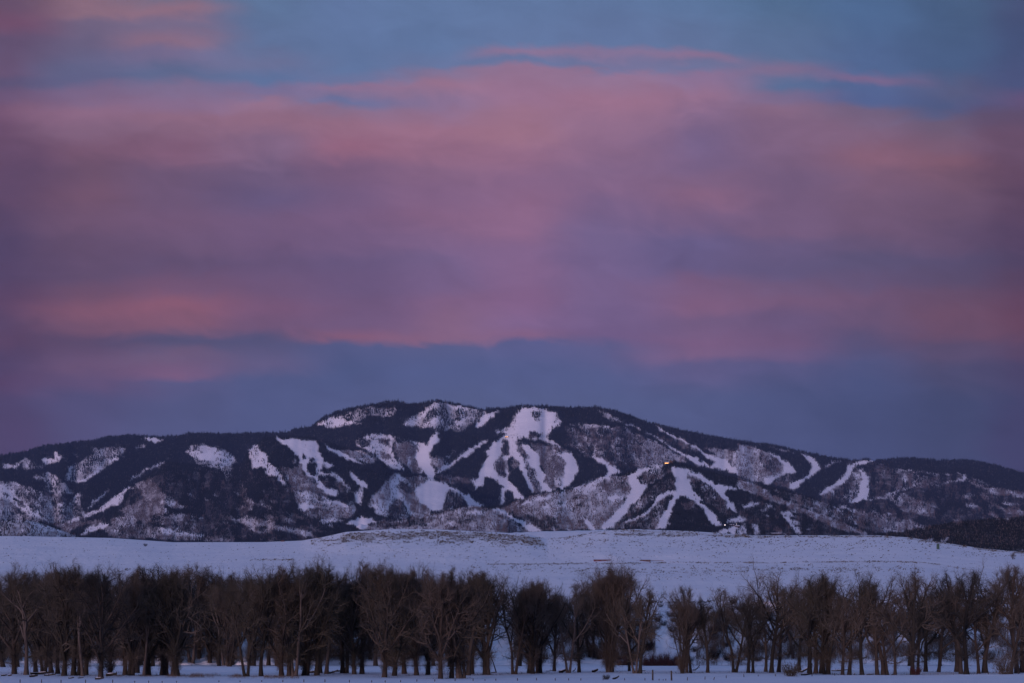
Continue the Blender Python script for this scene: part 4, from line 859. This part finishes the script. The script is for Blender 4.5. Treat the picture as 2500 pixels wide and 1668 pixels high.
# ------------------------------------------------------------------ a spruce and lone trees on the hill
def spruce(px_, py_, hpx, label, D_=None):
    p = HB.pt(np.array(float(px_)), np.array(float(py_))); h_ = hpx/F*p[1]
    e = empty('lone_spruce', tuple(p), label, 'spruce')
    t = MB().tube([(0, 0, -.2), (0, 0, h_*.3), (0, 0, h_*.9)], [h_*.02, h_*.015, .01], 6); obj('trunk', t.mesh('trunk'), MT['bark'], e)
    c = conifer_mesh('crown', 11, 11, 5); o = obj('crown', c, MT['conifer'], e); o.scale = (h_*1.15, h_*1.15, h_)
spruce(2374, 1459, 34, 'lone dark spruce on the lip of the bluff between two bare trees')
def hill_tree(px_, py_, hpx, kd, nm, label, cat='tree', wf=1.0):
    p = HB.pt(np.array(float(px_)), np.array(float(py_))); h_ = hpx/F*p[1]; tm, cm, top, tw = VAR[kd][0]
    e = empty(nm, (p[0], p[1], p[2]-.1), label, cat); s = h_/top; e.scale = (s*wf*2, s*wf*2, s)
    for n2, me in (('trunk', tm), ('crown', cm)): o = bpy.data.objects.new(n2, me); COL.objects.link(o); o.parent = e
hill_tree(2472, 1366, 13, 'dense', 'lone_tree', 'small dark lone tree on the snowy hill near the right edge', wf=.8)
p = HB.pt(np.array(355.), np.array(1334.)); o = put('hill_shrub', SH[0], tuple(p), 8*p[1]/F, 'small lone shrub on the snowy crest at the left', 'shrub'); 

# ------------------------------------------------------------------ fence
def post(px_, by, hpx, name='fence_post', label=None, lean=0, w=.075):
    x_, D_, z_ = gpos(px_, by); h_ = hpx/F*D_; m = MB().tube([(0, 0, -.3), (lean*h_*.5, 0, h_*.5), (lean*h_, 0, h_)], [w, w*.95, w*.85], 7)
    o = obj(name, m.mesh(name, False), MT['wood'], None, (x_, D_, z_)); return tag(o, label, 'fence post', 'wooden posts of the field fence')
posts = [(49,1666,8),(101.5,1666.5,8.5),(149,1667,8),(209,1667,8.5),(275,1667,8.5),(329,1666,4),(363,1667,5),(396,1667.5,4),(431,1667.5,4)]
posts += [(534.5,1667.8,4),(586,1667.8,4),(639,1667.5,4),(690.5,1668,6),(742,1668,7),(793.5,1668,7.5),(853,1668,6),(907.6,1668,5),(940.5,1668,5),(978,1667,5)]
posts += [(1017.6,1666,5.5),(1061.5,1666,5),(1111,1665,6),(1155,1665,6),(1184,1664,3.5),(1210.5,1664,5),(1263.5,1664,6.5),(1310,1662,6),(1355.6,1662,6),(1388,1661,5),(1418,1661,5.5),(1472.5,1660,5)]
posts += [(1525,1659,5),(1574.5,1659,6.5),(1609,1658,4),(1619,1658,3.5),(1625.5,1658,4.5),(1678,1658,8),(1721,1656,7.5),(1742,1657,7),(1773,1654,7),(1816,1653,8),(1851,1652,4),(1893,1652,5.5),(1935,1652,9),(1982.5,1652,6)]
posts += [(2038,1651,6.5),(2086.6,1651,5),(2140,1651,6.5),(2356,1651,7.5),(2385,1651,8),(2413,1651,7.5),(2487,1651,6)]
for n_, (a, b, c) in enumerate(posts):
    post(a, b, c, 'fence_post', f'short weathered fence post in the snow, {n_+1}th of the row from the left'.replace('1th of','1st of').replace('2th of','2nd of').replace('3th of','3rd of').replace('11st','11th').replace('12nd','12th').replace('13rd','13th'), lean=.35 if a == 1742 else rb.uniform(-.06, .06))
for a, lb in ((1593.5, 'left'), (1639.5, 'right')):
    o = post(a, 1658, 26 if lb == 'left' else 24, 'tall_post', f'{lb} one of the two tall brown posts standing above the fence', lean=0 if lb == 'left' else -.03, w=.16); o['group'] = 'pair of tall gate posts'; o['category'] = 'post'
# wires of the fence
def wire_run(pts, label):
    m = MB()
    for hh in (.25, .5):
        q = []
        for a, b in pts: x_, D_, z_ = gpos(a, b); q.append((x_, D_, z_+hh))
        m.tube(q, .006, 3, cap=False)
    tag(obj('fence_wire', m.mesh('fence_wire'), MT['steel']), label, 'wire')
wire_run([(a, b) for a, b, c in posts if 1000 < a < 1590], 'thin wire strung between the short posts left of the tall posts')
wire_run([(a, b) for a, b, c in posts if 1660 < a < 2150], 'thin wire strung between the short posts right of the tall posts')
# metal gate
gx0, gD, gz = gpos(2252, 1651.5); gx1, _, _ = gpos(2329, 1651.5); gl = (gx1-gx0)/2
for k, nm in enumerate(('left', 'right')):
    ge = empty('metal_gate', (gx0+gl*k, gD, gz), f'{nm} panel of the low metal gate at the back of the snow field', 'gate', 'metal gate panels')
    for r_ in range(4): obj('rail', MB().tube([(0, 0, .05+r_*.13), (gl, 0, .05+r_*.13)], .018, 6).mesh('rail'), MT['steel'], ge)
    for s_ in (.02, .5, .98): obj('upright', MB().tube([(gl*s_, .03, -.1), (gl*s_, .03, .52)], .024, 6).mesh('upright'), MT['steel'], ge)

# ------------------------------------------------------------------ fallen logs and stumps
def log(px_, py_, lpx, rpx, ang, label, snow=True, up=.06, pale=False):
    x_, D_, z_ = gpos(px_, py_); l_ = lpx/F*D_; r_ = rpx/F*D_; e = empty('fallen_log', (x_, D_, z_), label, 'log', None, math.radians(ang))
    m = MB(); m.tube([(-l_/2, 0, r_*.6), (-l_*.2, .1, r_*.8), (l_*.2, -.05, r_+up*l_*.4), (l_/2, 0, r_+up*l_)], [r_, r_*.95, r_*.8, r_*.55], 8)
    obj('trunk', m.mesh('trunk', True), MT['pale_bark'] if pale else MT['bark'], e)
    for k in range(4):
        t = rb.uniform(-.3, .5); b = np.array([t*l_, 0, r_+max(0, t)*up*l_]); d = np.array([rb.uniform(-.2, .8), rb.uniform(-.6, .6), rb.uniform(.3, 1)])*l_*rb.uniform(.12, .28)
        obj('limb', MB().tube([b, b+d*.5+[0, 0, .05*l_], b+d], [r_*.35, r_*.22, r_*.08], 5).mesh('limb'), MT['bark'], e)
    if snow:
        m = MB(); m.tube([(-l_*.46, 0, r_*1.35), (-l_*.15, .08, r_*1.62), (l_*.15, -.03, r_*1.65+up*l_*.4)], [r_*.25, r_*.42, r_*.25], 6); obj('snow_cap', m.mesh('snow_cap', True), MT['snow'], e)
log(103,1648,56,3.2,4,'long snow-capped fallen log among trees at the far left'); log(122,1651,30,2.2,-8,'shorter fallen log in front of the long snow-capped one at the left')
log(10,1652,14,2,15,'small broken log at the far left edge of the field'); log(24,1652,10,2,0,'stubby log chunk right of the small log at the left edge')
log(82,1655,18,3,25,'dark broken log below the long snow-capped one'); log(174,1658,13,1.8,10,'crooked dark branch lying on the snow at the left'); log(197,1657,13,1.3,35,'thin branch propped up from the snow at the left')
log(243,1660,22,3,0,'dark snow-topped log in front of the left gap'); log(272,1653,26,4,6,'rounded log heap with snow cap by the left gap')
log(765,1644,26,2.8,5,'dark fallen log behind the trunks near the tan barn'); log(810,1645,34,2.5,-20,'crossed fallen log right of the dark one near the tan barn',up=.2); log(828,1640,16,2.2,30,'short raised log end near the tan barn')
log(1205,1645,12,1.2,0,'small stump end below the leaning pole in the open gap',False); log(1375,1645,22,3.5,-15,'upturned stump with snow behind the centre fence',up=.3); log(1453,1643,14,3.5,10,'snow-capped stump left of the tall central clump',up=.3)
log(1345,1640,24,1,12,'thin fallen branch left of the upturned stump',False,.2); log(1402,1641,14,1.2,60,'small broken branch right of the upturned stump',False,.5)
log(1504,1656,16,2.6,20,'tangled dark root stump right of the small brown bush',False,.35); log(1567,1642,18,1,-5,'low branch on the snow left of the tall posts',False)
log(1700,1640,20,1.4,-40,'broken limb leaning on the snow right of the tall posts',False,.6); log(1966,1642,44,2.6,28,'large pale-topped fallen limb right of the round bush',True,.42); log(1968,1650,24,2.4,0,'dark log lying under the large fallen limb')
log(2050,1640,40,1.8,5,'brush-covered log on the snow right of the round bush'); log(2180,1648,10,1.4,45,'small dark branch by the fence left of the gate',False,.6); log(2125,1647,16,1.5,-5,'low dark log in front of the right-hand trees')
# leaning dead pole in the open gap
a_, D_, z_ = gpos(1212, 1644); b_x = (1190-CX)/F*D_
tag(obj('leaning_pole', MB().tube([(a_, D_, z_-.1), ((a_+b_x)/2+.2, D_, z_+2.6), (b_x, D_-.3, z_+5.6)], [.14, .11, .07], 7).mesh('leaning_pole'), MT['bark']), 'bare dead pole leaning against the tree at the open snow gap', 'pole')

# ------------------------------------------------------------------ buildings
def house(nm, p, w, d, h, rh, wall, roofm, label, cat='building', rz=0, lit=0, doors=True, snow=True, group=None):
    """gabled building: wall, roof, snow layer, windows (> pane), door"""
    e = empty(nm, tuple(p), label, cat, group, rz)
    m = MB(); m.box((0, 0, h/2-.5), (w, d, h+1))
    m.add([(-w/2, -d/2, h), (-w/2, d/2, h), (-w/2, 0, h+rh), (w/2, -d/2, h), (w/2, d/2, h), (w/2, 0, h+rh)], [(0, 2, 1), (3, 4, 5)])
    obj('wall', m.mesh('wall'), MT[wall], e)
    ov = w*.04; t = max(.15, rh*.08)
    for sg in (-1, 1):
        y0 = sg*(d/2+ov); z0 = h-rh*ov/(d/2); 
        v = [(-w/2-ov, y0, z0), (w/2+ov, y0, z0), (w/2+ov, 0, h+rh), (-w/2-ov, 0, h+rh)]; v += [(a, b, c+t) for a, b, c in v]
        obj('roof', MB().add(v, [(0, 1, 2, 3), (7, 6, 5, 4), (0, 4, 5, 1), (2, 6, 7, 3), (0, 3, 7, 4), (1, 5, 6, 2)]).mesh('roof'), MT[roofm], e)
        if snow:
            v = [(-w/2, y0*.9, z0+t+rh*.1+.02), (w/2, y0*.9, z0+t+rh*.1+.02), (w/2, sg*.04*d, h+rh*.94+t+.02), (-w/2, sg*.04*d, h+rh*.94+t+.02)]; v += [(a, b, c+.35) for a, b, c in v]
            obj('roof_snow', MB().add(v, [(0, 1, 2, 3), (7, 6, 5, 4), (0, 4, 5, 1), (2, 6, 7, 3), (0, 3, 7, 4), (1, 5, 6, 2)]).mesh('roof_snow'), MT['snow'], e)
    n = lit or 3
    for k in range(n):
        wx = w*(-.5+(k+.5)/n); fr = obj('window', MB().box((wx, -d/2-.06, h*.48), (w/n*.66, .14, h*.56)).mesh('window'), MT['dark'], e)
        obj('pane', MB().box((wx, -d/2-.16, h*.48), (w/n*.5, .08, h*.46)).mesh('pane'), MT['lit'] if lit else MT['steel'], fr)
    return e
def at(l, a, b): return l.pt(np.array(float(a)), np.array(float(b)))
p = at(L0, 1239.5, 1068); s = p[1]/F
house('summit_lodge', p, 12*s, 16, 2.1*s, 2.0*s, 'brown', 'dark', 'small lit lodge at the top of the central ski runs', rz=.1, lit=4)
p = at(L2, 1632, 1133); s = p[1]/F
house('mountain_lodge', p+[-4*s, 0, -2], 11*s, 22, 4.2*s, 2.0*s, 'brown', 'dark', 'large lodge with glowing golden windows on the front mountain summit', rz=-.05, lit=5)
house('lodge_annex', p+[5*s, 12, 4], 8*s, 9*s, 5.2*s, 2.8*s, 'brown', 'dark', 'gabled glowing wing right of the large summit lodge', rz=PI/2+.12, lit=2)
house('lodge_shed', p+[12*s, 20, 0], 6*s, 14, 3.2*s, 1.4*s, 'brown', 'dark', 'low glowing building at the right end of the summit lodge', rz=.1, lit=2)
p = at(L0, 1071, 979.5); s = p[1]/F
house('gondola_station', p+[0, 0, 3], 5*s, 15, 1.3*s, .9*s, 'red', 'red', 'tiny red-roofed lift station on the snowy summit at the left', snow=False)
p = at(L0, 1282, 992); s = p[1]/F
house('lift_station', p+[0, 0, 2], 4*s, 12, 1.6*s, .8*s, 'dark', 'dark', 'small dark lift station at the top of the broad snowy bowl')
p = at(L2, 1785, 1284); s = p[1]/F
house('base_building', p, 14*s, 20, 2.2*s, 1.4*s, 'brown', 'dark', 'dark base building at the foot of the ski runs, left one', group='ski base buildings')
p = at(L2, 1800, 1287); s = p[1]/F
house('base_building', p, 11*s, 18, 2.0*s, 1.8*s, 'brown', 'dark', 'dark base building at the foot of the ski runs, right one', group='ski base buildings')
p = at(L2, 1894, 1304); s = p[1]/F
house('snowy_hall', p+[0, 0, -1.2*s], 26*s, 30, 2.0*s, 2*s, 'brown', 'dark', 'long snow-roofed hall just above the crest right of the base area')
p = at(HB, 838, 1482)
house('tan_barn', p, 13.4, 9, 3.0, 2.6, 'tan', 'dark', 'tan barn with snowy roof half hidden behind bare trees', 'barn', rz=-.03)
p = at(HB, 722, 1432)
house('dark_shed', p, 5, 5, 1.4, .5, 'brown', 'dark', 'low dark shed roof showing above the trees left of the barn', 'shed', snow=False)
p = at(HB, 1470, 1369.5)
house('red_shed', p+[0, 0, -.3], 15.5, 5, 1.05, .35, 'red', 'red', 'long low red shed sunk in the snow of the hillside', 'shed', snow=False)
p = at(HB, 1575, 1370)
house('rusty_shed', p+[0, 0, -.3], 9.5, 5, .9, .45, 'rust', 'rust', 'low rust-coloured shed right of the long red one', 'shed', snow=False)
q0 = at(HB, 1587, 1369.6); q1 = at(HB, 1620, 1369.6)
tag(obj('low_rail', MB().tube([q0+[0, 0, .25], q1+[0, 0, .2]], .22, 5).mesh('low_rail'), MT['rust']), 'low rusty rail running right from the rust-coloured shed', 'rail')
p = at(HB, 690, 1322.5)
house('brown_cabin', p+[0, 0, -.5], 5, 5, 1.3, .9, 'rust', 'rust', 'tiny reddish brown cabin on the snow crest left of centre', 'cabin', snow=False)
# green upright tank
p = at(HB, 2290, 1341); s = p[1]/F; e = empty('green_tank', tuple(p), 'upright dark green tank standing on the snowy hill at the right', 'tank')
obj('shell', MB().tube([(0, 0, -1), (0, 0, 6*s), (0, 0, 12*s)], 3.4*s, 18).mesh('shell', True), MT['green'], e)
obj('lid', MB().tube([(0, 0, 12*s), (0, 0, 12.8*s), (0, 0, 13.4*s)], [3.6*s, 3.5*s, .8*s], 18).mesh('lid'), MT['green'], e)
obj('band', MB().tube([(0, 0, 8*s), (0, 0, 8.4*s)], 3.5*s, 18).mesh('band'), MT['dark'], e)
# snow groomer and lift towers
p = at(L1, 1083, 1182); s = p[1]/F; e = empty('snow_groomer', tuple(p), 'tiny dark snow groomer on the smooth round ski hill', 'snow groomer')
obj('body', MB().box((0, 0, 1.0*s), (3.2*s, 8, 1.3*s)).mesh('body'), MT['dark'], e); obj('cab', MB().box((-.4*s, 0, 2.0*s), (1.5*s, 6, .9*s)).mesh('cab'), MT['red'], e); obj('track', MB().box((0, 0, .3*s), (3.8*s, 9, .6*s)).mesh('track'), MT['dark'], e)
def tower(l, a, b, h, label):
    p = at(l, a, b); e = empty('lift_tower', tuple(p), label, 'lift tower', 'chairlift towers on the ski slopes')
    obj('mast', MB().tube([(0, 0, -1), (0, 0, h)], [1.0, .7], 6).mesh('mast'), MT['steel'], e); obj('crossarm', MB().box((0, 0, h), (9, .9, .9)).mesh('crossarm'), MT['steel'], e)
for k, b in enumerate((1078, 1092, 1107, 1122, 1140, 1160, 1183)): tower(L0, 1253-k*1.5, b, 14, f'{ORD[k]} lift tower down the slope below the small lit lodge')
for k, (a, b) in enumerate(((746, 1090), (771, 1118), (757, 1103))): tower(L1, a, b, 14, f'{["highest", "lowest", "middle"][k]} lift tower on the left ski slope')
tower(L0, 938, 982, 14, 'mast standing above the dark trees of the left summit')
# base area lamps
for k, (a, b, hh, n) in enumerate(((1770, 1286, 5, 'brightest white lamp at the foot of the right ski runs'), (1753, 1292, 4, 'white lamp left of the brightest one at the ski base'), (1787, 1282, 3.5, 'lamp by the left base building'), (1798, 1283, 3.5, 'lamp by the right base building'), (1739, 1299, 2.5, 'leftmost lamp just above the hill crest at the ski base'), (1226, 1247, 2, 'tiny lamp at the top of the lower left run'))):
    p = at(L2, a, b); s = p[1]/F; e = empty('slope_lamp', tuple(p), n, 'lamp', 'floodlights at the ski base')
    obj('pole', MB().tube([(0, 0, -1), (0, 0, hh*s*.8)], .35, 6).mesh('pole'), MT['steel'], e)
    r_ = (.55 if k == 0 else .32)*s; obj('lamp_head', MB().tube([(0, 0, hh*s*.8-r_), (0, 0, hh*s*.8-r_*.5), (0, 0, hh*s*.8+r_*.5), (0, 0, hh*s*.8+r_)], [r_*.3, r_, r_, r_*.3], 8).mesh('lamp_head'), MT['lamp'], e)
